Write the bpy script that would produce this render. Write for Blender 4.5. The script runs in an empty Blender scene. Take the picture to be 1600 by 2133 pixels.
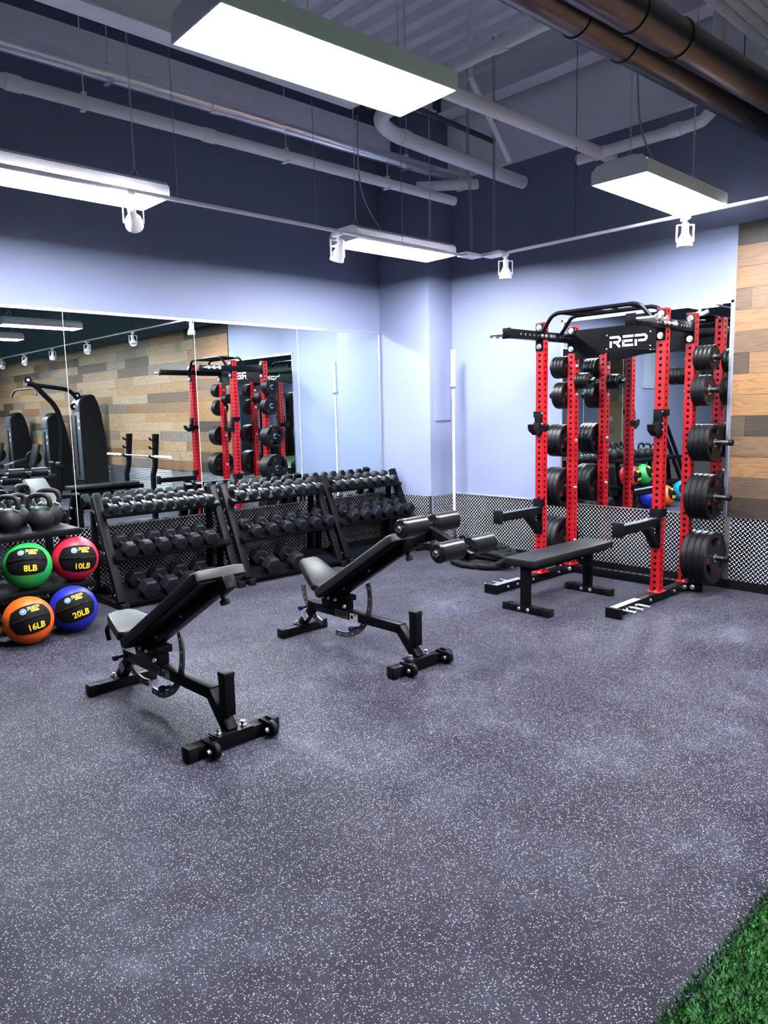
import bpy, bmesh, math, random
from mathutils import Vector, Matrix
random.seed(7)
S = bpy.context.scene
COL = S.collection
PI = math.pi
V = Vector
XR, YL = 6.575, 6.57            # right wall plane and mirror wall plane
XF, YB = -5.0, -13.0            # far walls behind the camera
ZC = 5.0                        # roof deck

# ------------------------------------------------------------------ camera
H = 1.6
yaw, pitch, roll, FPX = 0.814823, -0.1335265, -0.0215316, 1551.52
fw = V((math.cos(yaw)*math.cos(pitch), math.sin(yaw)*math.cos(pitch), math.sin(pitch)))
rt = fw.cross(V((0, 0, 1))).normalized()
up = rt.cross(fw)
r2 = rt*math.cos(roll) + up*math.sin(roll)
u2 = -rt*math.sin(roll) + up*math.cos(roll)
cam_d = bpy.data.cameras.new('camera')
cam = bpy.data.objects.new('camera', cam_d)
COL.objects.link(cam)
m = Matrix((r2, u2, -fw)).transposed().to_4x4()
m.translation = V((0, 0, H))
cam.matrix_world = m
cam_d.sensor_fit = 'VERTICAL'
cam_d.sensor_height = 24.0
cam_d.lens = FPX/2133*24.0
cam_d.clip_start = 0.05
S.camera = cam

# ------------------------------------------------------------------ materials
def mat(name, col, rough=.5, metal=0., spec=.5, coat=0., emit=None, estr=0.):
    m = bpy.data.materials.new(name)
    m.use_nodes = True
    p = m.node_tree.nodes['Principled BSDF']
    p.inputs['Base Color'].default_value = (*col, 1)
    p.inputs['Roughness'].default_value = rough
    p.inputs['Metallic'].default_value = metal
    p.inputs['Specular IOR Level'].default_value = spec
    p.inputs['Coat Weight'].default_value = coat
    if emit:
        p.inputs['Emission Color'].default_value = (*emit, 1)
        p.inputs['Emission Strength'].default_value = estr
    return m

class NT:
    """small helper to write node graphs"""
    def __init__(s, m):
        s.nt = m.node_tree; s.p = s.nt.nodes['Principled BSDF']
    def n(s, t, **kw):
        x = s.nt.nodes.new(t)
        for k, v in kw.items(): setattr(x, k, v)
        return x
    def set(s, sock, v):
        if isinstance(v, bpy.types.NodeSocket): s.nt.links.new(v, sock)
        elif v is not None: sock.default_value = v
    def math(s, op, a, b=None, c=None):
        x = s.n('ShaderNodeMath', operation=op)
        s.set(x.inputs[0], a); s.set(x.inputs[1], b)
        if c is not None: s.set(x.inputs[2], c)
        return x.outputs[0]
    def co(s):
        return s.n('ShaderNodeTexCoord').outputs['Object']
    def sep(s, v):
        x = s.n('ShaderNodeSeparateXYZ'); s.set(x.inputs[0], v); return x.outputs
    def comb(s, a, b, c):
        x = s.n('ShaderNodeCombineXYZ')
        for i, v in enumerate((a, b, c)): s.set(x.inputs[i], v)
        return x.outputs[0]
    def noise(s, v, scale, detail=3., rough=.5, dist=0.):
        x = s.n('ShaderNodeTexNoise'); s.set(x.inputs['Vector'], v)
        x.inputs['Scale'].default_value = scale; x.inputs['Detail'].default_value = detail
        x.inputs['Roughness'].default_value = rough; x.inputs['Distortion'].default_value = dist
        return x.outputs['Fac']
    def ramp(s, f, stops):
        x = s.n('ShaderNodeValToRGB'); s.set(x.inputs[0], f)
        e = x.color_ramp.elements
        while len(e) < len(stops): e.new(.5)
        for i, (p, c) in enumerate(stops):
            e[i].position = p; e[i].color = (*c, 1) if len(c) == 3 else c
        return x.outputs[0]
    def mix(s, f, a, b, mode='MIX'):
        x = s.n('ShaderNodeMix', data_type='RGBA', blend_type=mode)
        s.set(x.inputs[0], f)
        for i, v in ((6, a), (7, b)):
            s.set(x.inputs[i], (*v, 1) if isinstance(v, tuple) and len(v) == 3 else v)
        return x.outputs[2]
    def bump(s, h, strength, dist):
        x = s.n('ShaderNodeBump'); s.set(x.inputs['Height'], h)
        x.inputs['Strength'].default_value = strength; x.inputs['Distance'].default_value = dist
        s.nt.links.new(x.outputs[0], s.p.inputs['Normal'])

def speckle(name, col, rough, scale, amt, spec=.5, bumpd=0.):
    m = mat(name, col, rough, spec=spec); t = NT(m)
    f = t.noise(t.co(), scale, 4)
    c = t.mix(f, tuple(x*(1-amt) for x in col), tuple(x*(1+amt) for x in col))
    t.set(t.p.inputs['Base Color'], c)
    if bumpd: t.bump(f, .3, bumpd)
    return m

M = {}
M['wall'] = speckle('blue_wall_paint', (.150, .174, .272), .62, 60, .03, .35, .0006)
M['white'] = speckle('white_ceiling_paint', (.86, .84, .92), .6, 20, .05)
M['white2'] = mat('white_pipe_paint', (.86, .83, .90), .42)
M['steel_white'] = mat('white_enamel', (.84, .82, .88), .38)
M['black'] = mat('black_powder_coat', (.0025, .0025, .0038), .38, spec=.06)
M['blackm'] = mat('matte_black_plastic', (.0028, .0028, .0038), .5, spec=.10)
M['red'] = mat('red_powder_coat', (.24, .0012, .005), .38, spec=.4)
M['chrome'] = mat('chrome', (.82, .83, .86), .14, 1.)
M['zinc'] = mat('zinc_bolt', (.72, .72, .74), .28, 1.)
M['alu'] = mat('aluminium_trim', (.70, .72, .78), .32, 1.)
M['duct'] = mat('dark_steel_duct', (.115, .10, .108), .34, 1.)
M['grey'] = mat('gunmetal_ladder', (.075,.07,.07), .38, .6)
M['vinyl'] = speckle('black_vinyl', (.0036, .0039, .0054), .46, 260, .15, .19, .0004)
M['galv'] = mat('galvanised_pipe', (.80, .80, .84), .30, 1.)
M['barsteel'] = mat('satin_bar_steel', (.86, .88, .90), .38, .45)
M['pegsteel'] = mat('dark_peg_steel', (.16, .16, .18), .25, 1.)
M['foam'] = mat('black_roller_foam', (.0045, .0045, .0062), .30, spec=.14)
M['rubber'] = speckle('dumbbell_rubber', (.0050, .0055, .0080), .46, 160, .15, .15, .0003)
M['plate'] = mat('plate_rubber', (.003, .003, .0042), .40, spec=.15)
M['iron'] = speckle('kettlebell_coat', (.006, .006, .0078), .5, 140, .12, .16, .0004)
M['plred'] = mat('dull_red_lettering', (.09, .004, .008), .5)
M['yellow'] = mat('yellow_print', (.62, .42, .004), .5)
M['logo'] = mat('silver_lettering', (.80, .82, .84), .35, .3)
M['cyan'] = mat('logo_blue', (.015, .11, .24), .5)
M['wprint'] = mat('white_print', (.3,.31,.33), .5)
M['panel'] = speckle('black_ball_panel', (.0028, .0028, .0034), .6, 200, .2, .07, .0004)
M['knob'] = mat('blue_knob', (.004, .006, .045), .35, spec=.2)
M['rope'] = speckle('black_rope_sleeve', (.005, .0053, .007), .75, 220, .4, .12, .002)
M['dark'] = mat('dark_door', (.018, .025, .04), .4)
M['frame'] = mat('pale_door_frame', (.15, .18, .24), .5)
M['cord'] = mat('grey_cord', (.32,.32,.36), .5)
M['cable'] = mat('dark_rod', (.05, .05, .07), .5)
M['mgrey'] = mat('machine_grey_shroud', (.035, .04, .052), .38)
M['glass'] = mat('mirror_silver', (.81, .90, .905), .0, 1.)
M['lens'] = mat('lamp_lens', (.9, .9, .9), .4, emit=(.93, .95, 1.0), estr=205.)
for nm, c in (('green', (.005, .19, .032)), ('redball', (.33, .004, .018)), ('orange', (.46, .060, .001)),
              ('blue', (.005, .010, .21)), ('purple', (.03, .006, .11)), ('aqua', (.008, .18, .36))):
    M[nm] = speckle(nm + '_ball_vinyl', c, .45, 220, .08, .4, .0004)

def make_floor():
    m = mat('rubber_floor', (.05, .05, .06), .42, spec=.03); t = NT(m)
    co = t.co()
    wob = t.n('ShaderNodeTexNoise'); t.set(wob.inputs['Vector'], co); wob.inputs['Scale'].default_value = 170.
    off = t.n('ShaderNodeVectorMath', operation='SCALE'); t.set(off.inputs[0], wob.outputs['Color']); off.inputs['Scale'].default_value = .006
    add = t.n('ShaderNodeVectorMath', operation='ADD'); t.set(add.inputs[0], co); t.set(add.inputs[1], off.outputs[0])
    xyz = t.sep(add.outputs[0])
    flat = t.comb(xyz[0], xyz[1], 0.)
    fl = None
    for sc, thr, dens in ((135., .29, .36), (210., .30, .32)):
        vo = t.n('ShaderNodeTexVoronoi'); t.set(vo.inputs['Vector'], flat); vo.inputs['Scale'].default_value = sc
        inside = t.math('LESS_THAN', vo.outputs['Distance'], thr)
        pick = t.math('LESS_THAN', t.sep(vo.outputs['Color'])[0], dens)
        f = t.math('MULTIPLY', inside, pick)
        fl = f if fl is None else t.math('MAXIMUM', fl, f)
    big = t.noise(co, 1.6, 5, .6)
    dust = t.noise(co, 7., 6, .65)
    d = t.ramp(t.math('ADD', t.math('MULTIPLY', big, .6), t.math('MULTIPLY', dust, .4)),
               [(.36, (.0062, .0054, .0096)), (.47, (.0108, .0099, .0160)), (.56, (.0170, .0165, .0255)), (.68, (.039, .040, .056))])
    c = t.mix(fl, d, (.215, .215, .265))
    t.set(t.p.inputs['Base Color'], c)
    t.set(t.p.inputs['Roughness'], t.math('ADD', t.math('MULTIPLY', dust, .25), .30))
    t.bump(t.noise(co, 260., 3), .35, .0025)
    return m
M['floor'] = make_floor()

def make_plate(axis):
    m = mat('diamond_plate_' + axis, (.55, .55, .60), .24, 1.); t = NT(m)
    x = t.sep(t.co())
    u = x[0] if axis == 'x' else x[1]
    v = x[2]
    p = .040
    hs = []
    for off, sg in ((0., 1.), (.5, -1.)):
        fu = t.math('MULTIPLY', t.math('SUBTRACT', t.math('FRACT', t.math('ADD', t.math('DIVIDE', u, p), off)), .5), p)
        fv = t.math('MULTIPLY', t.math('SUBTRACT', t.math('FRACT', t.math('ADD', t.math('DIVIDE', v, p), off)), .5), p)
        a = t.math('MULTIPLY', t.math('ADD', fu, t.math('MULTIPLY', fv, sg)), .7071/.0140)
        b = t.math('MULTIPLY', t.math('SUBTRACT', fu, t.math('MULTIPLY', fv, sg)), .7071/.0038)
        dd = t.math('ADD', t.math('MULTIPLY', a, a), t.math('MULTIPLY', b, b))
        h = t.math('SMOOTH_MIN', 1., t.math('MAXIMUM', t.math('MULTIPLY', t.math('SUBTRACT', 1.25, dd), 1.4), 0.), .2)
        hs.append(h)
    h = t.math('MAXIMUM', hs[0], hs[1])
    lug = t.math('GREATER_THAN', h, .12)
    t.set(t.p.inputs['Base Color'], t.mix(lug, (.085, .085, .105), (.62, .62, .66)))  # lamp glints painted on the lugs: paler and less metallic than the sheet
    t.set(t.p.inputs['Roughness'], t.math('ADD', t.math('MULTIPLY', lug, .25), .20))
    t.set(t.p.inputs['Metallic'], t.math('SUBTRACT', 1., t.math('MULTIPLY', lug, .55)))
    t.bump(h, 1., .0032)
    return m
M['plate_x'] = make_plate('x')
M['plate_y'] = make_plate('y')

def make_wood():
    m = mat('reclaimed_wood', (.4, .25, .14), .55, spec=.3); t = NT(m)
    a = t.n('ShaderNodeAttribute', attribute_name='tone').outputs['Fac']
    sd = t.n('ShaderNodeAttribute', attribute_name='seed').outputs['Fac']
    x = t.sep(t.co())
    along = t.math('ADD', x[1], x[0])
    g = t.comb(t.math('MULTIPLY', along, .55), t.math('ADD', t.math('MULTIPLY', x[2], 5.5), t.math('MULTIPLY', sd, 37.)), t.math('MULTIPLY', sd, 19.))
    warp = t.noise(g, 1.6, 3, .5, .6)
    rings = t.math('FRACT', t.math('MULTIPLY', warp, 13.))
    rings = t.math('ABSOLUTE', t.math('SUBTRACT', rings, .5))
    fine = t.noise(t.comb(t.math('MULTIPLY', along, 4.), t.math('MULTIPLY', x[2], 130.), sd), 1., 4, .6)
    base = t.ramp(a, [(0., (.007, .0055, .005)), (.15, (.026, .018, .014)), (.32, (.064, .041, .026)), (.5, (.115, .066, .034)), (.65, (.155, .082, .031)), (.82, (.200, .145, .094)), (1., (.105, .088, .075))])
    gr = t.math('ADD', t.math('MULTIPLY', rings, 1.0), t.math('MULTIPLY', fine, .6))
    k = t.ramp(gr, [(.15, (.55, .50, .46)), (.45, (.95, .93, .90)), (.8, (1.2, 1.2, 1.2))])
    t.set(t.p.inputs['Base Color'], t.mix(1., base, k, 'MULTIPLY'))
    t.bump(gr, .25, .002)
    return m
M['wood'] = make_wood()

def make_turf():
    m = mat('turf_blades', (.02, .16, .02), .45, spec=.12); t = NT(m)
    f = t.noise(t.co(), 45., 3)
    t.set(t.p.inputs['Base Color'], t.ramp(f, [(.3, (.0012, .014, .0012)), (.52, (.003, .048, .0035)), (.75, (.028, .15, .024))]))
    return m
M['turf'] = make_turf()

# ------------------------------------------------------------------ mesh building
class B:
    def __init__(s): s.bm = bmesh.new()
    def _new(s, fn):
        o = set(s.bm.verts); r = fn()
        return [v for v in s.bm.verts if v not in o]
    def box(s, c, size, rot=None, bev=0., seg=2):
        r = bmesh.ops.create_cube(s.bm, size=1.)
        vs = r['verts']
        Mx = Matrix.Translation(V(c)) @ (rot.to_4x4() if rot is not None else Matrix.Identity(4)) @ Matrix.Diagonal((*size, 1))
        bmesh.ops.transform(s.bm, matrix=Mx, verts=vs)
        if bev > 0:
            es = {e for v in vs for e in v.link_edges}
            bmesh.ops.bevel(s.bm, geom=list(es), offset=min(bev, min(size)*.45), segments=seg, profile=.5, affect='EDGES')
        return s
    def mm(s, a, b, bev=0.):
        a, b = V(a), V(b)
        return s.box((a+b)/2, [abs(x) for x in (b-a)], None, bev)
    def bar(s, p0, p1, w, h, bev=0., upv=(0, 0, 1)):
        p0, p1 = V(p0), V(p1); d = (p1-p0); L = d.length; d.normalize()
        side = d.cross(V(upv))
        if side.length < 1e-4: side = d.cross(V((1, 0, 0)))
        side.normalize(); u = side.cross(d)
        R = Matrix((side, d, u)).transposed()
        return s.box((p0+p1)/2, (w, L, h), R, bev)
    def ring(s, c, ax, ref, r, n):
        ax = V(ax).normalized(); x = (V(ref) - ax*ax.dot(V(ref))).normalized(); y = ax.cross(x)
        return [s.bm.verts.new(V(c) + x*(r*math.cos(2*PI*i/n)) + y*(r*math.sin(2*PI*i/n))) for i in range(n)]
    def tube(s, pts, r, n=10, closed=False, caps=True):
        pts = [V(p) for p in pts]; N = len(pts); rings = []; ref = None
        for i, p in enumerate(pts):
            a = pts[(i-1) % N] if (closed or i > 0) else p
            b = pts[(i+1) % N] if (closed or i < N-1) else p
            d = (b-a).normalized()
            if ref is None:
                ref = V((0, 0, 1)) if abs(d.z) < .9 else V((1, 0, 0))
            ref = (ref - d*d.dot(ref))
            if ref.length < 1e-3: ref = V((1, 0, 0)) - d*d.x
            ref.normalize()
            rr = r[i] if isinstance(r, (list, tuple)) else r
            rings.append(s.ring(p, d, ref, rr, n))
        for i in range(N if closed else N-1):
            A, C = rings[i], rings[(i+1) % N]
            for k in range(n):
                s.bm.faces.new((A[k], A[(k+1) % n], C[(k+1) % n], C[k]))
        if not closed and caps:
            s.bm.faces.new(list(reversed(rings[0]))); s.bm.faces.new(rings[-1])
        return s
    def cyl(s, p0, p1, r, n=20, r2=None): return s.tube([p0, p1], [r, r if r2 is None else r2], n)
    def lathe(s, prof, c, ax, n=32):
        c = V(c); ax = V(ax).normalized(); ref = V((0, 0, 1)) if abs(ax.z) < .9 else V((1, 0, 0)); rings = []
        for r, h in prof:
            rings.append([s.bm.verts.new(c+ax*h)] if r < 1e-6 else s.ring(c+ax*h, ax, ref, r, n))
        for A, C in zip(rings, rings[1:]):
            for k in range(n):
                a = (A[0],) if len(A) == 1 else (A[k], A[(k+1) % n])
                b = (C[0],) if len(C) == 1 else (C[(k+1) % n], C[k])
                if len(a)+len(b) >= 3: s.bm.faces.new(a+b)
        return s
    def prism(s, poly, d, Mx):
        a = [s.bm.verts.new(Mx @ V((x, y, -d/2))) for x, y in poly]
        b = [s.bm.verts.new(Mx @ V((x, y, d/2))) for x, y in poly]
        n = len(poly)
        s.bm.faces.new(list(reversed(a))); s.bm.faces.new(b)
        for i in range(n): s.bm.faces.new((a[i], a[(i+1) % n], b[(i+1) % n], b[i]))
        return s
    def mesh(s, name, material, org=(0, 0, 0), sharp=38):
        if V(org).length > 0: bmesh.ops.translate(s.bm, verts=s.bm.verts, vec=-V(org))
        bmesh.ops.recalc_face_normals(s.bm, faces=s.bm.faces)
        me = bpy.data.meshes.new(name); s.bm.to_mesh(me); s.bm.free()
        me.materials.append(material)
        for p in me.polygons: p.use_smooth = True
        me.set_sharp_from_angle(angle=math.radians(sharp))
        return me
    def obj(s, name, material, parent=None, org=None, sharp=38):
        root = parent
        if org is None:
            org = V((0, 0, 0)) if parent is None else rootloc(parent)
        return link(name, s.mesh(name, material, org, sharp), parent)

def rootloc(o):
    while o.parent: o = o.parent
    return V(o.get('_org', o.location))

def link(name, me, parent=None):
    o = bpy.data.objects.new(name, me); COL.objects.link(o)
    if parent is not None: o.parent = parent
    return o
def tag(o, label, cat, group=None, kind=None):
    o['label'] = label; o['category'] = cat
    if group: o['group'] = group
    if kind: o['kind'] = kind
    return o
def thing(name, label, cat, loc, group=None, rz=0.):
    o = bpy.data.objects.new(name, None); COL.objects.link(o)
    o.location = loc; o.empty_display_size = .1; o.rotation_euler = (0, 0, rz)
    return tag(o, label, cat, group)
def struct(o):
    o['kind'] = 'structure'; return o
def copy_tree(o, parent=None):
    c = o.copy(); COL.objects.link(c)
    if parent is not None: c.parent = parent
    for ch in list(o.children): copy_tree(ch, c)
    return c
def dup(root, loc, rot, label):
    c = copy_tree(root); c.location = loc; c.rotation_euler = rot; c['label'] = label
    return c

def basis(x, y, o):
    x, y = V(x).normalized(), V(y).normalized(); z = x.cross(y)
    Mx = Matrix((x, y, z)).transposed().to_4x4(); Mx.translation = V(o)
    return Mx
FACE_MX = lambda o: basis((0, -1, 0), (0, 0, 1), o)     # readable surface facing -X

def text_mesh(s, size, ext=.0006, align='CENTER'):
    cu = bpy.data.curves.new('lettering', 'FONT'); cu.body = s; cu.size = size; cu.extrude = ext
    cu.align_x = align; cu.align_y = 'CENTER'; cu.resolution_u = 3
    o = bpy.data.objects.new('lettering', cu); COL.objects.link(o)
    dg = bpy.context.evaluated_depsgraph_get(); dg.update()
    me = bpy.data.meshes.new_from_object(o.evaluated_get(dg))
    bpy.data.objects.remove(o); bpy.data.curves.remove(cu)
    return me
def bold_text_bm(s, size, ext, off=.03):
    cu = bpy.data.curves.new('lettering', 'FONT'); cu.body = s; cu.size = size; cu.extrude = ext; cu.offset = off*size
    cu.align_x = 'CENTER'; cu.align_y = 'CENTER'; cu.resolution_u = 3
    o = bpy.data.objects.new('lettering', cu); COL.objects.link(o)
    dg = bpy.context.evaluated_depsgraph_get(); dg.update()
    me = bpy.data.meshes.new_from_object(o.evaluated_get(dg))
    bpy.data.objects.remove(o); bpy.data.curves.remove(cu)
    return me
def place_mesh(me, Mx, material):
    me.transform(Mx); me.materials.clear(); me.materials.append(material); return me

def stroke(b, pts, w, d, Mx):
    """flat mitred stroke of width w"""
    pts = [V((x, y)) for x, y in pts]; L, R = [], []
    for i, p in enumerate(pts):
        d0 = (p-pts[i-1]).normalized() if i > 0 else None
        d1 = (pts[i+1]-p).normalized() if i < len(pts)-1 else None
        if d0 is None: d0 = d1
        if d1 is None: d1 = d0
        n0 = V((-d0.y, d0.x)); n1 = V((-d1.y, d1.x)); nn = (n0+n1).normalized()
        k = w/2/max(.4, nn.dot(n0))
        L.append(p+nn*k); R.append(p-nn*k)
    for i in range(len(pts)-1):
        b.prism([tuple(q) for q in (R[i], R[i+1], L[i+1], L[i])], d, Mx)
def rep_logo(Mx, hgt, d=.003):
    """blocky three-letter logo, centred"""
    b = B(); k = hgt; w = .2*k
    S_ = lambda pts, dx: stroke(b, [((x+dx)*k, (y-.5)*k) for x, y in pts], w, d, Mx)
    a, e, p = -1.86, -.6, .62
    S_([(-.02, .9), (.85, .9), (1.0, .76), (1.0, .6), (.86, .45), (.34, .45)], a); S_([(.1, .0), (.1, .56)], a); S_([(.62, .42), (1.02, .0)], a)
    S_([(.05, .9), (1.05, .9)], e); S_([(.05, .5), (.98, .5)], e); S_([(1.05, .1), (.1, .1)], e); S_([(.1, 0.), (.1, .58)], e)
    S_([(-.02, .9), (.95, .9), (1.1, .76), (1.1, .6), (.96, .45), (.34, .45)], p); S_([(.1, .0), (.1, .56)], p)
    return b
ORD = ['first', 'second', 'third', 'fourth', 'fifth', 'sixth', 'seventh', 'eighth', 'ninth', 'tenth', 'eleventh']

# ================================================================== THE ROOM
T = .15
struct(B().mm((XF-T, YB-T, -.12), (XR+T, YL+T, 0)).obj('floor', M['floor']))
struct(B().mm((XF-T, YL, 0), (XR+T, YL+T, ZC)).obj('wall_left', M['wall']))
struct(B().mm((XR, YB, 0), (XR+T, YL, ZC)).obj('wall_right', M['wall']))
struct(B().mm((6.19, 5.775, 0), (XR, YL, ZC)).obj('wall_corner', M['wall']))
struct(B().mm((XF-T, YB, 0), (XF, YL, ZC)).obj('wall_far', M['wall']))
struct(B().mm((XF-T, YB-T, 0), (XR+T, YB, ZC)).obj('wall_back', M['wall']))
# painted gypsum upper band on the rack wall, with its ledge
b = B().mm((XR-.05, -4., 4.15), (XR, 5.775, 4.83))
b.mm((XR-.075, -4., 4.11), (XR, 5.775, 4.15))
struct(b.obj('wall_upper', M['white']))

# corrugated roof deck: ribs run along Y
b = B(); xs = []
x = XF
while x < XR+.1:
    xs += [(x, 0.), (x+.10, 0.), (x+.125, .085), (x+.20, .085)]
    x += .23
for (xa, za), (xb, zb) in zip(xs, xs[1:]):
    vs = [b.bm.verts.new(p) for p in ((xa, YB, ZC+za), (xb, YB, ZC+zb), (xb, YL, ZC+zb), (xa, YL, ZC+za))]
    b.bm.faces.new(vs)
b.mm((XF, YB, ZC+.1), (XR, YL, ZC+.15))
struct(b.obj('ceiling', M['white'], sharp=10))

def ibeam(p0, p1, w, h, t=.014):
    p0, p1 = V(p0), V(p1); b = B()
    for dz, ww, hh in ((0, t, h), (h/2, w, t), (-h/2, w, t)):
        b.bar(p0+V((0, 0, dz)), p1+V((0, 0, dz)), ww, hh)
    return b
struct(ibeam((XF, 4.6, 4.11), (4.15, 4.6, 4.11), .17, .26).obj('ceiling_beam', M['white']))
struct(ibeam((XF, 3.6, 4.82), (XR, 3.6, 4.82), .18, .36).obj('ceiling_beam', M['white']))
struct(ibeam((XF, .6, 4.82), (XR, .6, 4.82), .18, .36).obj('ceiling_beam', M['white']))
struct(ibeam((XF, -2.4, 4.82), (XR, -2.4, 4.82), .18, .36).obj('ceiling_beam', M['white']))
struct(ibeam((6.35, -4., 4.86), (6.35, 5.7, 4.86), .2, .27).obj('ceiling_beam', M['white']))
struct(B().mm((XF, 6.12, 4.33), (5.98, 6.27, 4.61)).obj('ceiling_beam', M['white']))
struct(ibeam((XF, 5.7, 4.86), (6.2, 5.7, 4.86), .14, .26).obj('ceiling_beam', M['white']))
# angle braces from the beams down to the wall ledge
b = B(); b.bar((5.30, 4.42, 4.44), (5.86, 4.42, 3.86), .05, .012); b.bar((5.30, 4.42, 4.44), (5.30, 4.42, 4.98), .03, .03)
struct(b.obj('ceiling_brace', M['white']))

# diamond plate wainscot and its rubber base
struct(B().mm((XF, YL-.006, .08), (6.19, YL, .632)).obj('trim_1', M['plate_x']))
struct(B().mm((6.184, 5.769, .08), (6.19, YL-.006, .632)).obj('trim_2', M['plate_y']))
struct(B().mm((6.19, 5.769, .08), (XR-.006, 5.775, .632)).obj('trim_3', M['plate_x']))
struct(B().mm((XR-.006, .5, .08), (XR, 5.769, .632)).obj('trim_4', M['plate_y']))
b = B().mm((6.17, 5.75, .08), (6.183, 5.785, .64)).mm((6.17, 5.756, .08), (6.21, 5.768, .64))
struct(b.obj('trim_5', M['alu']))
b = B().mm((XR-.013, 2.585, .08), (XR-.0065, 2.635, .634))
struct(b.obj('trim_6', M['alu']))
b = B().mm((XR-.012, .5, .630), (XR-.001, 5.769, .640)).mm((XF, YL-.012, .630), (6.18, YL-.001, .640))
struct(b.obj('trim_7', M['alu']))
b = B().mm((XF, YL-.014, 0), (6.17, YL, .08)).mm((6.176, 5.76, 0), (6.19, YL-.014, .08)).mm((6.176, 5.761, 0), (XR-.014, 5.775, .08))
struct(b.obj('baseboard_left', M['blackm']))
struct(B().mm((XR-.014, YB, 0), (XR, 5.761, .08)).obj('baseboard_right', M['blackm']))
# horizontally ribbed metal wainscot further along the wood wall
b = B(); z = .08
while z < .62:
    b.cyl((XR-.004, YB, z+.016), (XR-.004, .5, z+.016), .0135, 10); z += .034
struct(b.obj('trim_8', M['alu']))

# reclaimed-wood cladding: every board has its own stain
def cladding(name, axis, y0, y1, z0, rows, ph, first):
    bm = bmesh.new(); tl = bm.faces.layers.float.new('tone'); sl = bm.faces.layers.float.new('seed')
    def board(a, c, z, zz, tone, th):
        o = set(bm.faces)
        r = bmesh.ops.create_cube(bm, size=1.)
        if axis == 'y': ctr, sz = (XR-th/2, (a+c)/2, (z+zz)/2), (th, abs(c-a), zz-z)
        else: ctr, sz = (XF+th/2, (a+c)/2, (z+zz)/2), (th, abs(c-a), zz-z)
        bmesh.ops.transform(bm, matrix=Matrix.Translation(ctr) @ Matrix.Diagonal((*sz, 1)), verts=r['verts'])
        sd = random.random()
        for f in bm.faces:
            if f not in o: f[tl] = tone; f[sl] = sd
    for i in range(rows):
        z = z0 + i*ph; y = y1
        spec = list(first[i]) if i < len(first) else []
        while y > y0+.05:
            if spec: L, tone = spec.pop(0)
            else: L, tone = random.uniform(.7, 1.9), random.choice((.3, .5, .7, .8, .82, .82, .85, .95, 1., .78, .75, .25))  # far boards drawn paler, lamplight on them put into the stain
            e = max(y0, y-L)
            board(e+.0012, y-.0012, z+.0012, z+ph-.0012, tone, random.uniform(.016, .019)); y = e
    me = bpy.data.meshes.new(name); bm.to_mesh(me); bm.free(); me.materials.append(M['wood'])
    return struct(link(name, me))
rowsL = [[(1.3, .13)], [(1.2, .28)], [(1.5, .56)], [(1.1, .40)], [(.12, .22), (.9, .15)], [(1.4, .62)], [(1.2, .65)],
         [(.13, .22), (1.2, .55)], [(1.3, .38)], [(1.2, .55)], [(.13, .35), (1.1, .47)], [(1.3, .56)], [(1.1, .54)], [(1.4, .06)]]
cladding('wall_cladding', 'y', YB, 2.615, .632, 14, .1745, rowsL)
cladding('wall_cladding', 'x', 2.45, 5.4, .0, 16, .1745, [])
struct(B().mm((XF, 2.36, 0), (XF+.03, 2.44, 2.85)).obj('trim_9', M['frame']))
struct(B().mm((XF+.019, 2.74, 1.23), (XF+.026, 2.84, 1.35)).obj('trim_10', M['wprint']))

# far end door and its frame
t = B().mm((-4.22, YB, 0), (-3.55, YB+.05, 2.42)).obj('door_1', M['dark']); struct(t)
B().tube([(-3.66, YB+.05, 1.05), (-3.66, YB+.10, 1.05), (-3.78, YB+.10, 1.05)], .012, 8).obj('door_handle', M['chrome'], t, (0, 0, 0))
b = B().mm((-4.34, YB, 0), (-4.22, YB+.07, 2.54)).mm((-3.55, YB, 0), (-3.43, YB+.07, 2.54)).mm((-4.22, YB, 2.42), (-3.55, YB+.07, 2.54))
struct(b.obj('trim_11', M['frame']))

# access panel on the corner chase
b = B().mm((6.265, 5.769, 1.485), (6.53, 5.775, 1.735)); b.mm((6.27, 5.764, 1.49), (6.525, 5.770, 1.73))
tag(b.obj('access_panel', M['wall']), 'square painted access panel on the corner column beside the standing bar', 'access panel')

# mirrors -------------------------------------------------------------
xs = [1.02, 1.26, 2.493, 3.728, 4.962, 6.165]
where = ['narrow tall wall mirror strip at the far left end of the mirror wall', 'tall wall mirror panel behind the kettlebells and wall balls',
         'tall wall mirror panel behind the left dumbbell rack', 'tall wall mirror panel behind the middle dumbbell rack',
         'tall wall mirror panel beside the corner column, behind the right dumbbell rack']
for i in range(5):
    t = thing('wall_mirror', where[i], 'mirror', ((xs[i]+xs[i+1])/2, YL, .64), 'mirror panels above the dumbbells')
    B().mm((xs[i]+.0015, YL-.006, .641), (xs[i+1]-.0015, YL-.0005, 2.505)).obj('glass', M['glass'], t)
    b = B().mm((xs[i], YL-.012, 2.500), (xs[i+1], YL-.0005, 2.522))
    B().mm((xs[i+1]-.0022, YL-.0066, .641), (xs[i+1]+.0006, YL-.0005, 2.5)).obj('polished_edge', M['barsteel'], t)
    if i == 4: b.mm((xs[5]-.002, YL-.012, .641), (xs[5]+.014, YL-.0005, 2.522))
    if i == 0: b.mm((xs[0]-.014, YL-.012, .641), (xs[0]+.002, YL-.0005, 2.522))
    b.obj('frame', M['alu'], t)
t = thing('wall_mirror', 'tall framed wall mirror behind the red power rack', 'mirror', (XR, 3.47, .64))
B().mm((XR-.006, 2.65, .641), (XR-.0005, 4.295, 2.45)).obj('glass', M['glass'], t)
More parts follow.
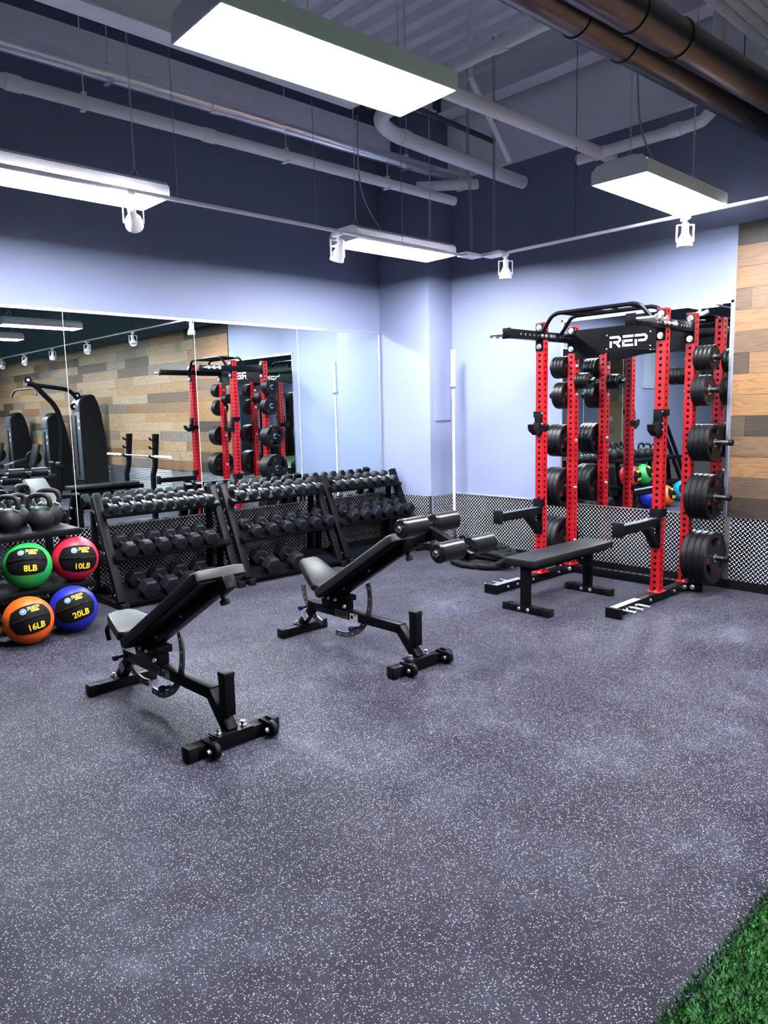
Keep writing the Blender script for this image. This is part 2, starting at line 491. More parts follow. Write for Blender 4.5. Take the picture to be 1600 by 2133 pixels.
b = B().mm((XR-.012, 2.632, .641), (XR-.0005, 2.652, 2.472)).mm((XR-.012, 4.293, .641), (XR-.0005, 4.313, 2.472)).mm((XR-.012, 2.632, 2.448), (XR-.0005, 4.313, 2.472))
b.obj('frame', M['alu'], t)

# artificial turf: mat plus blades near the camera
b = B().mm((XF, -11., .0005), (3.9, .775, .010))
rnd = random.Random(3)
for i in range(30000):
    x = rnd.uniform(1.25, 3.0); y = .80 - abs(rnd.gauss(0, .5))
    if y < -.5: continue
    h = rnd.uniform(.016, .034); a = rnd.uniform(0, 2*PI); w = .0016; ln = rnd.uniform(.004, .022)
    dx, dy = math.cos(a), math.sin(a); la = a+rnd.uniform(-1, 1)
    lx, ly = math.cos(la)*ln, math.sin(la)*ln
    p = [(x-dx*w, y-dy*w, .008), (x+dx*w, y+dy*w, .008), (x+lx*.5+dx*w, y+ly*.5+dy*w, h*.7), (x+lx*.5-dx*w, y+ly*.5-dy*w, h*.7), (x+lx*1.3, y+ly*1.3, h)]
    vs = [b.bm.verts.new(q) for q in p]
    b.bm.faces.new(vs[:4]); b.bm.faces.new((vs[3], vs[2], vs[4]))
me = bpy.data.meshes.new('artificial_turf'); b.bm.to_mesh(me); b.bm.free(); me.materials.append(M['turf'])
tag(link('artificial_turf', me), 'bright green artificial turf beside the grey rubber floor', 'turf', kind='stuff')

# ================================================================== LAMPS
LZ = 3.08
def chain_mesh(b, p0, p1):
    p0, p1 = V(p0), V(p1); L = (p1-p0).length; n = max(1, int(L/.027)); d = (p1-p0)/n
    for i in range(n):
        c = p0+d*(i+.5); s = V((1, 0, 0)) if i % 2 else V((0, 1, 0))
        pts = [c+s*(.0058*math.cos(a))+V((0, 0, .0175*math.sin(a))) for a in [k*PI/4 for k in range(8)]]
        b.tube(pts, .0021, 5, True)
def lamp(cx, cy, rz, label, cord=None, top=ZC):
    t = thing('pendant_lamp', label, 'ceiling lamp', (cx, cy, LZ), 'hanging high bay lamps', rz)
    L, W, h = 1.22, .405, .085
    O = (0, 0, 0)
    b = B()
    b.mm((-L/2, -W/2, .0), (L/2, -W/2+.008, h)).mm((-L/2, W/2-.008, 0), (L/2, W/2, h))
    b.prism([(-W/2, h), (W/2, h), (.11, h+.045), (-.11, h+.045)], L, basis((0, 1, 0), (0, 0, 1), (0, 0, 0)))
    b.obj('housing', M['steel_white'], t, O, 25)
    for sx in (-1, 1):
        Mx = basis((0, 1, 0), (0, 0, 1), (sx*(L/2+.003), 0, 0))
        B().prism([(-W/2, 0), (W/2, 0), (W/2, h-.01), (W/2-.04, h+.03), (-W/2+.04, h+.03), (-W/2, h-.01)], .006, Mx).obj('end_plate', M['steel_white'], t, O, 20)
    B().mm((-L/2+.006, -W/2+.012, .002), (L/2-.006, W/2-.012, .012)).obj('lens', M['lens'], t, O)
    for sx in (-1, 1):
        b = B(); x = sx*(L/2-.14)
        b.tube([(x-.05, 0, h+.045), (x, 0, h+.14)], .0018, 5); b.tube([(x+.05, 0, h+.045), (x, 0, h+.14)], .0018, 5)
        chain_mesh(b, (x, 0, h+.14), (x, 0, top-LZ)); b.obj('chain', M['alu'], t, O)
    if cord: B().tube(cord, .0065, 8).obj('power_cord', M['cord'], t, O)
    return t
def curve(pts, n=8):
    """smooth path through control points"""
    pts = [V(p) for p in pts]; out = []
    P = [2*pts[0]-pts[1]] + pts + [2*pts[-1]-pts[-2]]
    for i in range(1, len(P)-2):
        for k in range(n):
            t = k/n; a, b_, c, d = P[i-1], P[i], P[i+1], P[i+2]
            out.append(.5*((2*b_)+(-a+c)*t+(2*a-5*b_+4*c-d)*t*t+(-a+3*b_-3*c+d)*t**3))
    out.append(pts[-1]); return out
lamp(2.22, 2.665, -.05, 'large bright rectangular lamp hanging nearest, at the top centre of the room')
lamp(2.02, 5.07, 0, 'long bright lamp hanging above the left end of the mirror wall')
lamp(5.05, 5.13, -.03, 'bright hanging lamp in front of the corner column', curve([(-.42, 0, 1.1), (-.42, 0, .62), (-.36, -.02, .36), (-.20, -.05, .13)]))
lamp(5.28, 2.64, 0, 'bright hanging lamp above the red power rack', curve([(-.36, .02, .72), (-.36, .0, .45), (-.30, -.02, .28), (-.15, -.05, .13)]))
for x, y, l in ((4.5, .3, 'hanging lamp seen in the mirror, one row behind the rack lamp'), (4.3, -1.95, 'hanging lamp seen in the mirror, two rows behind the rack lamp'),
             (4.3, -4.4, 'hanging lamp seen in the mirror above the weight machines'),
             (1.2, -7., 'hanging lamp deep in the room above the turf'), (4.4, -7., 'hanging lamp deep in the room by the wood wall'), (-3.4, -9.5, 'hanging lamp near the dark end door')):
    lamp(x, y, 0, l)

# track lighting -------------------------------------------------------
TZ = 3.05
t = thing('lighting_track', 'white lighting track running along the mirror wall', 'lighting track', (3.5, 4.80, TZ))
B().mm((XF+1, 4.783, TZ), (5.66, 4.817, TZ+.02)).obj('rail', M['steel_white'], t)
B().mm((5.58, 4.70, TZ-.004), (5.80, 4.83, TZ+.028), .004).obj('feed_box', M['steel_white'], t)
for x in (2.66, 3.86, 4.82):
    B().cyl((x, 4.80, TZ+.02), (x-.02, 4.80, ZC-.001), .003, 6).obj('wire', M['cord'], t)
for dx in (0, .025): B().tube(curve([(5.70+dx, 4.76, TZ+.03), (5.70+dx, 4.77, TZ+.5), (5.66+dx, 4.77, TZ+1.), (5.68+dx, 4.76, ZC)]), .005, 6).obj('wire', M['cord'], t)
t = thing('lighting_track', 'white lighting track running above the rack and along the wood wall', 'lighting track', (5.86, 2.5, TZ))
B().mm((5.843, YB+1, TZ), (5.877, 4.62, TZ+.02)).obj('rail', M['steel_white'], t)
B().mm((5.78, 4.48, TZ-.002), (5.93, 4.70, TZ+.03), .004).obj('feed_box', M['steel_white'], t)
for y in (3.72, .8, -2.):
    B().cyl((5.86, y, TZ+.02), (5.86, y, ZC-.001), .003, 6).obj('wire', M['cable'], t)
for dx in (0, .022): B().tube(curve([(5.84+dx, 4.6, TZ+.03), (5.84+dx, 4.6, TZ+1.), (5.85+dx, 4.61, ZC)]), .005, 6).obj('wire', M['cord'], t)

def make_spot():
    t = thing('track_spotlight', '', 'spotlight', (0, 0, 0), 'white track spotlights'); O = (0, 0, 0)
    B().mm((-.022, -.055, -.028), (.022, .055, 0), .004).cyl((0, 0, -.028), (0, 0, -.06), .014, 12).obj('adapter', M['steel_white'], t, O)
    y = B()
    y.bar((-.062, 0, -.065), (.062, 0, -.065), .02, .006)
    for s in (-1, 1): y.bar((s*.064, 0, -.063), (s*.064, 0, -.19), .02, .006, upv=(1, 0, 0))
    y.obj('yoke', M['steel_white'], t, O)
    h = B().lathe([(0, .125), (.022, .125), (.026, .12), (.026, .055), (.032, .04), (.052, .005), (.058, -.03), (.058, -.05), (.050, -.05), (.048, -.03), (0, -.015)], (0, 0, 0), (0, 0, 1), 28)
    for s in (-1, 1): h.cyl((s*.03, 0, .0), (s*.068, 0, .0), .007, 10)
    o = h.obj('lamp_head', M['steel_white'], t, O); o.location = (0, 0, -.175)
    return t
sp0 = make_spot(); first = True
for x, y, rz, tilt, l in ((5.86, 4.47, -.75, .12, 'white track spotlight next to the track corner, aimed down'),
                          (5.86, 2.74, -.80, .03, 'white track spotlight under the lamp above the rack'),
                          (4.07, 4.80, -.1, .45, 'white track spotlight at the left end of the corner lamp'),
                          (2.33, 4.80, -.55, 1.15, 'white track spotlight under the long lamp at the mirror wall'),
                          (5.86, .75, .3, .5, 'white track spotlight in the mirror, first along the wood wall'),
                          (5.86, -1.2, .9, .5, 'white track spotlight in the mirror, above the barbell bench'),
                          (5.86, -3.0, .2, -.4, 'white track spotlight in the mirror, above the pulldown machine'),
                          (5.86, -4.7, 1.1, .6, 'white track spotlight in the mirror, above the stack machine'),
                          (5.86, -6.3, .4, .4, 'white track spotlight in the mirror, farthest along the wood wall')):
    o = sp0 if first else copy_tree(sp0); first = False
    o.location = (x, y, TZ); o.rotation_euler = (0, 0, rz); o['label'] = l
    for c in o.children:
        if c.name.startswith('lamp_head'): c.rotation_euler = (tilt, 0, 0)

# ================================================================== PIPES AND DUCTS
def pipe(name, label, pts, r, m, hangers=(), cat='pipe', couplings=(), flange=1.16, top=ZC):
    t = thing(name, label, cat, V(pts[0]))
    B().tube(pts, r, 20).obj('tube', m, t)
    for p, d in couplings:
        p, d = V(p), V(d).normalized()
        B().cyl(p-d*.05, p+d*.05, r*flange, 20).obj('coupling', m, t)
    for p in hangers:
        p = V(p)
        b = B().cyl(p+V((0, 0, r)), (p.x, p.y, top-.001), .004, 6)
        b.mm((p.x-.015, p.y-r*1.1, p.z-r*1.15), (p.x+.015, p.y+r*1.1, p.z-r*.95)).mm((p.x-.015, p.y-.02, p.z+r*.95), (p.x+.015, p.y+.02, p.z+r*1.4))
        b.obj('hanger', m, t)
    return t
pipe('steel_pipe', 'shiny galvanised pipe running high along the mirror wall', [(XF, 5.5, 4.06), (XR-.01, 5.5, 4.06)], .058, M['galv'],
     [(2.55, 5.5, 4.06), (5.6, 5.5, 4.06)], couplings=[((3.42, 5.5, 4.06), (1, 0, 0))])
pipe('white_pipe', 'white pipe with open end, lowest along the mirror wall', [(XF, 5.42, 3.785), (6.22, 5.42, 3.785)], .046, M['white2'],
     [(2.32, 5.42, 3.785), (4.05, 5.42, 3.785), (5.25, 5.42, 3.785)], couplings=[((1.85, 5.42, 3.785), (1, 0, 0)), ((3.30, 5.42, 3.785), (1, 0, 0))])
pipe('white_pipe', 'thick white pipe with an elbow, behind the nearest lamp', curve([(4.30, 3.9, 4.02), (4.32, 4.35, 3.97), (4.40, 4.60, 3.94), (4.62, 4.72, 3.925), (4.95, 4.75, 3.915), (6.2, 4.75, 3.88), (XR-.06, 4.75, 3.875)]), .062, M['white2'],
     couplings=[((4.34, 4.42, 3.965), (.15, 1, 0)), ((4.80, 4.74, 3.92), (1, 0.05, 0))], flange=1.08)
pipe('white_pipe', 'white pipe crossing from the nearest lamp to the rack lamp', [(2.6, 3.75, 3.83), (6.0, 3.75, 3.86), (XR-.06, 3.75, 3.86)], .052, M['white2'])
pipe('white_pipe', 'white pipe with bent end along the rack wall ledge', curve([(6.3, 3.98, 3.86), (6.3, 3.4, 3.865), (6.3, 2.92, 3.87), (6.3, 2.80, 3.90), (6.3, 2.74, 4.0), (6.3, 2.72, 4.4), (6.3, 2.72, ZC)]), .048, M['white2'],
     couplings=[((6.3, 3.75, 3.862), (0, 1, 0)), ((6.3, 3.05, 3.868), (0, 1, 0))])
pipe('white_pipe', 'short white pipe with open end below the shiny pipe near the corner', [(5.85, 5.60, 3.90), (6.4, 5.25, 3.95)], .05, M['white2'], [(6.25, 5.345, 3.936)])
pipe('white_pipe', 'white pipe under the roof deck above the nearest lamp', [(4.9, 4.3, 4.36), (4.95, 3.3, 4.40)], .05, M['white2'], [(4.925, 3.8, 4.38)])
pipe('black_rod', 'black rod slanting beside the white brace', [(3.9, 4.8, 4.27), (6.10, 4.8, 4.19)], .024, M['cable'], cat='rod')
for y, z3, sl, cx, rd, l in ((2.36, 3.645, .032, 3.89, .098, 'dark round steel duct nearest the rack lamp'), (2.05, 3.555, .045, 3.90, .098, 'dark round steel duct beside the white ribbed duct')):
    zz = lambda x: z3+sl*(x-3.4)
    t = thing('round_duct', l, 'duct', (XF, y, zz(XF)), 'dark steel ducts')
    B().cyl((XF, y, zz(XF)), (XR-.012, y, zz(XR)), rd, 40).obj('duct_tube', M['duct'], t)
    for dx, ln, k in ((0, .15, 1.03), (.32, .018, 1.07), (-.17, .018, 1.07)):
        a, c = cx+dx-ln, cx+dx+ln
        B().cyl((a, y, zz(a)), (c, y, zz(c)), rd*k, 40).obj('duct_sleeve', M['duct'], t)
    for x in (2.8, 5.9): B().cyl((x, y, zz(x)), (x, y, ZC-.001), .004, 6).obj('wire', M['cable'], t)
t = thing('ribbed_duct', 'white ribbed metal duct hanging at the top right of the room', 'duct', (5., 1.7, 4.22))
b = B()
for i in range(14):
    y = 2.32 - i*.085
    b.cyl((1.5, y, 4.24), (6.15, y, 4.24), .034, 14)
b.mm((1.5, 1.15, 4.25), (6.15, 2.35, 4.29)); b.obj('panel', M['white2'], t)
b = B().mm((6.15, 1.15, 4.18), (6.23, 2.32, 4.25)); b.bar((6.19, 2.25, 4.22), (6.48, 2.25, 4.5), .04, .04)
b.obj('bracket', M['white2'], t)
for x in (3.2, 5.6): B().cyl((x, 2.25, 4.25), (x, 2.25, ZC-.001), .005, 6).obj('wire', M['cable'], t)

# ================================================================== POWER RACK
UX = (5.768, 6.283); UY = (2.848, 3.990); UW = .076; UZ0, UZ1 = .084, 2.36
def upright_bm(cx, cy):
    b = B(); h = UW/2; p = .0508; n = int((UZ1-UZ0)/p); z0 = UZ0; p = (UZ1-UZ0)/n; r = .0135
    per = [(-h, -p/2), (-h/3, -p/2), (h/3, -p/2), (h, -p/2), (h, -p/6), (h, p/6), (h, p/2), (h/3, p/2), (-h/3, p/2), (-h, p/2), (-h, p/6), (-h, -p/6)]
    cir = []
    for x, y in per:
        a = math.atan2(y, x); cir.append((r*math.cos(a), r*math.sin(a)))
    for nx, ny in ((-1, 0), (1, 0), (0, -1), (0, 1)):
        tx, ty = -ny, nx
        for i in range(n):
            zc = z0+(i+.5)*p
            P = lambda q, dpt: b.bm.verts.new((cx+nx*(h-dpt)+tx*q[0], cy+ny*(h-dpt)+ty*q[0], zc+q[1]))
            A = [P(q, 0) for q in per]; C = [P(q, 0) for q in cir]; D = [P(q, .005) for q in cir]
            for k in range(12):
                k2 = (k+1) % 12
                b.bm.faces.new((A[k], A[k2], C[k2], C[k])); b.bm.faces.new((C[k], C[k2], D[k2], D[k]))
    b.mm((cx-h, cy-h, UZ1-.001), (cx+h, cy+h, UZ1+.004), .0015)
    bmesh.ops.remove_doubles(b.bm, verts=b.bm.verts, dist=.0002)
    return b
def hexbolt(p, d, r=.021, h=.016):
    p, d = V(p), V(d).normalized()
    b = B(); b.cyl(p, p+d*.004, r*1.25, 20); b.cyl(p+d*.004, p+d*h, r, 6); b.cyl(p+d*h, p+d*(h+.002), r*.8, 12)
    return b
rack = thing('power_rack', 'red and black four-post power rack with silver lettering on its crossbar', 'power rack', (6.02, 3.42, 0))
ups = {}
for ix, x in enumerate(UX):
    for iy, y in enumerate(UY):
        u = upright_bm(x, y).obj('upright', M['red'], rack); ups[ix, iy] = u
        B().mm((x-.068, y-.055, .076), (x+.068, y+.055, .084), .002).obj('foot_plate', M['red'], u, rack.location)
        B().mm((x-.030, y-.030, UZ0), (x+.030, y+.030, UZ1-.01)).obj('shade_core', M['blackm'], u, rack.location)  # added black core, stands in for the shade inside the holes
        for s in (-1, 1): hexbolt((x+s*.053, y-.02, .084), (0, 0, 1), .011, .012).obj('bolt', M['zinc'], u, rack.location)
        # black flange plate on the front face with two bolts
        B().mm((x-h_, y-.039, 2.115), (x-h_+.008, y+.039, 2.352), .002).obj('flange', M['black'], u, rack.location) if (h_ := UW/2+.008) else None
        for z in (2.318, 2.150): hexbolt((x-UW/2-.008, y, z), (-1, 0, 0)).obj('bolt', M['zinc'], u, rack.location)
        # hole numbers pressed beside the holes
        if ix == 0 or iy == 0:
            n = int((UZ1-UZ0)/.0508); pp = (UZ1-UZ0)/n
            for k in range(5, 31, 2):
                me = place_mesh(text_mesh(str(k), .017, .0004), FACE_MX((x-UW/2-.0006, y-.026, UZ0+(k+4+.0)*pp)), M['plred'])
                me.transform(Matrix.Translation(-V(rack.location))); link('number', me, u)
# side members, front extensions, band pegs
for iy, y in enumerate(UY):
    s = -1 if iy == 0 else 1
    b = B().mm((UX[0]+.04, y-.036, 2.205), (UX[1]-.046, y+.036, 2.281), .003)
    tb = b.obj('top_beam', M['black'], rack)
    b = B().mm((5.25, y-.036, 2.205), (UX[0]-.046, y+.036, 2.281), .003)
    b.mm((UX[0]-.10, y-.046, 2.212), (UX[0]+.14, y-.038, 2.275), .002).mm((UX[0]-.10, y+.038, 2.212), (UX[0]+.14, y+.046, 2.275), .002)
    b.mm((5.242, y-.042, 2.198), (5.25, y+.042, 2.288), .002)
    ext = b.obj('front_extension', M['black'], rack)
    for k in range(5): B().cyl((5.40+k*.065, y-.0375, 2.243), (5.40+k*.065, y-.0368, 2.243), .009, 14).obj('bolt_hole', M['zinc'], ext, rack.location)
    for k in range(4): B().cyl((6.0+k*.05, y-.0375, 2.243), (6.0+k*.05, y-.0368, 2.243), .008, 14).obj('bolt_hole', M['zinc'], tb, rack.location)
    for xx in (UX[0]-.07, UX[0]-.005, UX[0]+.07, UX[0]+.115): hexbolt((xx, y-.046, 2.243), (0, -1, 0), .014, .012).obj('bolt', M['zinc'], ext, rack.location)
    for k in range(3):
        x = 5.275+k*.085
        b = B().cyl((x, y+s*.036, 2.243), (x, y+s*.185, 2.243), .0125, 14).cyl((x, y+s*.185, 2.243), (x, y+s*.191, 2.243), .024, 20)
        b.obj('band_peg', M['alu'], rack)
    # floor beam with end plate and pegs
    b = B().mm((5.07, y-.036, .001), (6.36, y+.036, .076), .004)
    fb = b.obj('floor_beam', M['black'], rack)
    b = B().prism([(-.085 if s < 0 else -.045, 0), (.045 if s < 0 else .085, 0), (.045 if s < 0 else .085, .078), (-.045 if s > 0 else -.085, .078)], .03, basis((0, 1, 0), (0, 0, 1), (5.055, y, .001)))
    b.obj('end_plate', M['black'], fb, rack.location)
    B().mm((5.075, y-.030, .0765), (5.45, y+.030, .0772)).obj('bare_metal_strip', M['alu'], fb, rack.location)
    for k in range(3):
        x = 5.15+k*.11
        b = B().cyl((x, y+s*.036, .048), (x, y+s*.150, .048), .011, 14).cyl((x, y+s*.150, .048), (x, y+s*.156, .048), .018, 18)
        b.obj('band_peg', M['chrome'], rack)
    for x in (5.22, 5.36, 5.60, 6.02): hexbolt((x, y-.036, .042), (0, -1, 0), .010, .008).obj('bolt', M['zinc'], fb, rack.location)
    hexbolt((6.20, y-.036, .042), (0, -1, 0), .020, .02).obj('bolt', M['zinc'], fb, rack.location)
b = B().mm((6.245, UY[0]-.15, .001), (6.321, UY[1]+.15, .0755), .004); rb = b.obj('rear_crossmember', M['black'], rack)
b = B()
for k in range(16): b.cyl((6.283, 2.95+k*.062, .0755), (6.283, 2.95+k*.062, .0762), .011, 12)
b.obj('hole_row', M['alu'], rb, rack.location)
for s, y in ((-1, UY[0]), (1, UY[1])): hexbolt((6.245, y+s*.09, .042), (-1, 0, 0), .016, .014).obj('bolt', M['zinc'], rb, rack.location)
B().mm((6.245, UY[0]+.04, 2.21), (6.321, UY[1]-.04, 2.286), .003).obj('top_crossmember', M['black'], rack)
# lettered plate: arched lower edge
pts = [(-.533, .13), (-.533, -.13), (-.44, -.132), (-.36, -.118), (-.2, -.092), (0, -.082), (.2, -.092), (.36, -.118), (.44, -.132), (.533, -.13), (.533, .13)]
npl = B().prism(pts, .055, FACE_MX((6.272, 3.419, 2.19))).obj('name_plate', M['black'], rack, sharp=25)
rep_logo(FACE_MX((6.2425, 3.405, 2.182)), .098, .004).obj('lettering', M['logo'], npl, rack.location)
rep_logo(basis((0, 1, 0), (0, 0, 1), (6.3015, 3.43, 2.182)), .098, .004).obj('lettering', M['logo'], npl, rack.location)
for yy in (3.62, 3.2):
    for zz in (2.245, 2.125): B().cyl((6.2445, yy, zz), (6.2425, yy, zz), .006, 10).obj('rivet', M['logo'], npl, rack.location)
# multi grip pull-up bar
b = B(); yl, yr = UY[1]-.045, UY[0]+.045
def bent(x): return curve([(x, yl, 2.27), (x-.005, yl-.05, 2.33), (x-.015, yl-.11, 2.395), (x-.018, yl-.17, 2.418)], 5) + curve([(x-.018, yr+.17, 2.418), (x-.015, yr+.11, 2.395), (x-.005, yr+.05, 2.33), (x, yr, 2.27)], 5)
b.tube(bent(5.70), .0175, 14); b.tube(bent(6.0), .0175, 14)
for y0, y1 in ((yl-.26, yl-.20), (yl-.47, yl-.36), (yr+.36, yr+.47), (yr+.20, yr+.26)): b.tube([(5.68, y1 if y1 > 3.4 else y0, 2.418), (5.98, y0 if y1 > 3.4 else y1, 2.418)], .016, 12)
b.obj('pull_up_bar', M['black'], rack)
# storage pegs
PEGZ = (1.99, 1.722, 1.288, .832, .315)
for iy, s in ((0, -1), (1, 1)):
    y0 = UY[iy]+s*.038
    for z in PEGZ:
        LN = .205 if z > 1.5 else .322
        b = B().cyl((UX[1], y0, z), (UX[1], y0+s*.012, z), .036, 24).cyl((UX[1], y0+s*.012, z), (UX[1], y0+s*LN, z), .0235, 24).cyl((UX[1], y0+s*LN, z), (UX[1], y0+s*(LN+.005), z), .019, 24)
        wp = b.obj('weight_peg', M['pegsteel'], rack)
        B().cyl((UX[1], y0+s*(LN-.022), z), (UX[1], y0+s*(LN+.008), z), .0255, 24).obj('rubber_tip', M['blackm'], wp, rack.location)
        hexbolt((UX[1], UY[iy]-s*.038, z), (0, -s, 0), .015, .014).obj('bolt', M['zinc'], ups[1, iy], rack.location)
    y1 = UY[iy]-s*.038
    b = B().cyl((UX[1], y1, 1.853), (UX[1], y1-s*.012, 1.853), .034, 24).cyl((UX[1], y1-s*.012, 1.853), (UX[1], y1-s*.195, 1.853), .0235, 24)
    b.obj('weight_peg', M['pegsteel'], rack)

# weight plates ---------------------------------------------------------
def plate_mesh(r, t, grips):
    cu = bpy.data.curves.new('plate', 'CURVE'); cu.dimensions = '2D'; cu.fill_mode = 'BOTH'; cu.extrude = t*.36; cu.bevel_depth = t*.06; cu.bevel_resolution = 1
    def loop(pts):
        sp = cu.splines.new('POLY'); sp.points.add(len(pts)-1); sp.use_cyclic_u = True
        for p, q in zip(sp.points, pts): p.co = (q[0], q[1], 0, 1)
    circ = lambda rr, n: [(rr*math.cos(2*PI*i/n), rr*math.sin(2*PI*i/n)) for i in range(n)]
    loop(circ(r*.96, 64)); loop(circ(.026, 28))
    if grips:
        ri, ro = r*.48, r*.78
        for k in range(3):
            a0 = PI/2 + k*2*PI/3 + PI/5; w = .46; pts = []
            for i in range(9): a = a0-w+2*w*i/8; pts.append((ro*math.cos(a), ro*math.sin(a)))
            for i in range(7): a = a0+w*.62-2*w*.62*i/6; pts.append((ri*math.cos(a), ri*math.sin(a)))
            loop(pts)
    o = bpy.data.objects.new('plate', cu); COL.objects.link(o)
    dg = bpy.context.evaluated_depsgraph_get(); dg.update()
    me = bpy.data.meshes.new_from_object(o.evaluated_get(dg)); bpy.data.objects.remove(o); bpy.data.curves.remove(cu)
    b = B(); b.bm.from_mesh(me); bpy.data.meshes.remove(me)
    z = V((0, 0, 1))
    h = t/2
    b.lathe([(r*.84, -h*.8), (r*.87, -h), (r*.965, -h), (r, -h*.72), (r, h*.72), (r*.965, h), (r*.87, h), (r*.84, h*.8)], (0, 0, 0), z, 64)
    b.lathe([(.026, -h*1.0), (.045, -h*1.0), (.05, -h*.7), (.05, h*.7), (.045, h*1.0), (.026, h*1.0), (.026, -h)], (0, 0, 0), z, 28)
    bmesh.ops.transform(b.bm, matrix=Matrix.Rotation(PI/2, 4, 'X'), verts=b.bm.verts)   # axis along Y
    return b.mesh('disc', M['plate'])
SPEC = {45: (.225, .052, True), 35: (.194, .047, True), 25: (.157, .043, True), 10: (.128, .037, False), 5: (.105, .035, False), 2: (.074, .030, False)}
PM = {}
for w, (r, t, g) in SPEC.items():
    root = thing('weight_plate', '', 'weight plate', (0, 0, 0), 'weight plates on the rack pegs')
    link('disc', plate_mesh(r, t, g), root)
    B().lathe([(.0255, -t/2-.001), (.034, -t/2-.001), (.034, t/2+.001), (.0255, t/2+.001), (.0255, -t/2-.001)], (0, 0, 0), (0, 1, 0), 24).obj('hub', M['zinc'] if w > 2 else M['blackm'], root, (0, 0, 0))
    if w > 2:
        ms = []
        bm = bmesh.new()
        for sgn in (-1, 1):
            for a in (PI*.5, -PI/6, PI*7/6):
                me = bold_text_bm(str(w), r*.24, .0006)
                rr = r*.63 if g else r*.66
                x_, y_ = rr*math.cos(a), rr*math.sin(a)
                Mx = basis((-sgn, 0, 0) if sgn > 0 else (1, 0, 0), (0, 0, 1), (x_*(-sgn), 0, y_))
                off = sgn*(t*.42+.0008)
                Mx.translation.y = off
                me.transform(Mx); bm.from_mesh(me); bpy.data.meshes.remove(me)
        me = bpy.data.meshes.new('lettering'); bm.to_mesh(me); bm.free(); me.materials.append(M['plred']); link('lettering', me, root)
    PM[w] = root
used = set()
def put_plate(w, x, y, z, label, roll_):
    o = PM[w] if w not in used else copy_tree(PM[w]); used.add(w)
    o.location = (x, y, z); o.rotation_euler = (0, roll_, 0); o['label'] = label
NAME = ('topmost', 'second highest', 'middle', 'second lowest', 'lowest')
CNT = {2: ('outermost', 'innermost'), 3: ('outermost', 'middle', 'innermost'), 4: ('outermost', 'second outermost', 'second innermost', 'innermost')}
for iy, s, side in ((0, -1, 'right'), (1, 1, 'left')):
    for k, (w, n) in enumerate(((5, 4), (10, 3), (25, 4), (35, 4), (45, 4))):
        y = UY[iy]+s*.052
        for i in range(n):
            r, t, g = SPEC[w]
            y += s*t/2
            put_plate(w, UX[1], y, PEGZ[k]-.002, f'{CNT[n][n-1-i]} black weight plate on the {NAME[k]} outer peg at the rack\'s {side} side', 0 if i < n-1 else random.choice((.25, -.3, .5)))
            y += s*(t/2+.001)
    y = UY[iy]-s*.052
    for i in range(4):
        y -= s*SPEC[2][1]/2
        put_plate(2, UX[1], y, 1.851, f'{CNT[4][3-i]} small black weight plate on the inner peg of the rack\'s {side} rear post', 0)
        y -= s*(SPEC[2][1]/2+.001)

# j cups and spotter arms -------------------------------------------------
for iy, nm in ((0, 'right'), (1, 'left')):
    y = UY[iy]; xf = UX[0]-UW/2; s = -1 if iy == 0 else 1
    t = thing('j_cup', f'black bar hook on the {nm} front post of the red rack', 'bar hook', (xf, y, 1.36), 'bar hooks on the rack')
    Mx = basis((1, 0, 0), (0, 0, 1), (xf-.001, y, 0))
    B().mm((xf-.024, y-.036, 1.37), (xf-.001, y+.036, 1.575), .004).obj('back_plate', M['black'], t)
    B().prism([(-.022, 1.475), (-.022, 1.385), (-.06, 1.362), (-.125, 1.405), (-.138, 1.455), (-.118, 1.462), (-.098, 1.425), (-.05, 1.425), (-.046, 1.475)], .058, Mx).obj('hook', M['blackm'], t)
    B().mm((xf-.02, y+s*.039, 1.52), (xf+.085, y+s*.050, 1.575), .003).obj('strap', M['black'], t)
    B().mm((xf-.02, y-s*.039, 1.40), (xf+.085, y-s*.050, 1.455), .003).obj('strap', M['black'], t)
    for z in (1.555, 1.46, 1.41): B().cyl((xf-.012, y-.036, z), (xf-.012, y-.046, z), .009, 12).obj('bolt', M['zinc'], t)
    t = thing('spotter_arm', f'black perforated safety arm on the {nm} front post of the red rack', 'spotter arm', (xf, y, .46), 'safety arms on the rack')
    B().mm((5.145, y-.036, .630), (xf-.012, y+.036, .700), .003).obj('arm', M['black'], t)
    B().mm((5.108, y-.041, .612), (5.146, y+.041, .728), .004).obj('end_stop', M['blackm'], t)
    B().mm((5.15, y-.030, .7), (xf-.03, y+.030, .7025)).obj('wear_strip', M['mgrey'], t)
    b = B().mm((xf-.016, y-.046, .45), (xf-.001, y+.046, .775), .003)
    b.mm((xf-.016, y+s*.040, .705), (xf+.085, y+s*.050, .775), .003).mm((xf-.016, y-s*.050, .705), (xf+.03, y-s*.040, .775), .003); b.obj('collar', M['black'], t)
    b = B()
    for q in (-.028, .028): b.prism([(-.20, .632), (-.015, .46), (-.015, .56), (-.11, .632)], .008, basis((1, 0, 0), (0, 0, 1), (xf, y+q, 0)))
    b.bar((xf-.19, y, .628), (xf-.02, y, .475), .05, .012); b.obj('gusset', M['black'], t)
    for k in range(9): B().cyl((5.21+k*.052, y-.0365, .662), (5.21+k*.052, y-.0361, .662), .009, 12).obj('hole', M['blackm'], t)
    for z in (.60, .63): B().cyl((xf-.09, y-.034, z-.01), (xf-.09, y-.040, z-.01), .007, 10).obj('bolt', M['zinc'], t)

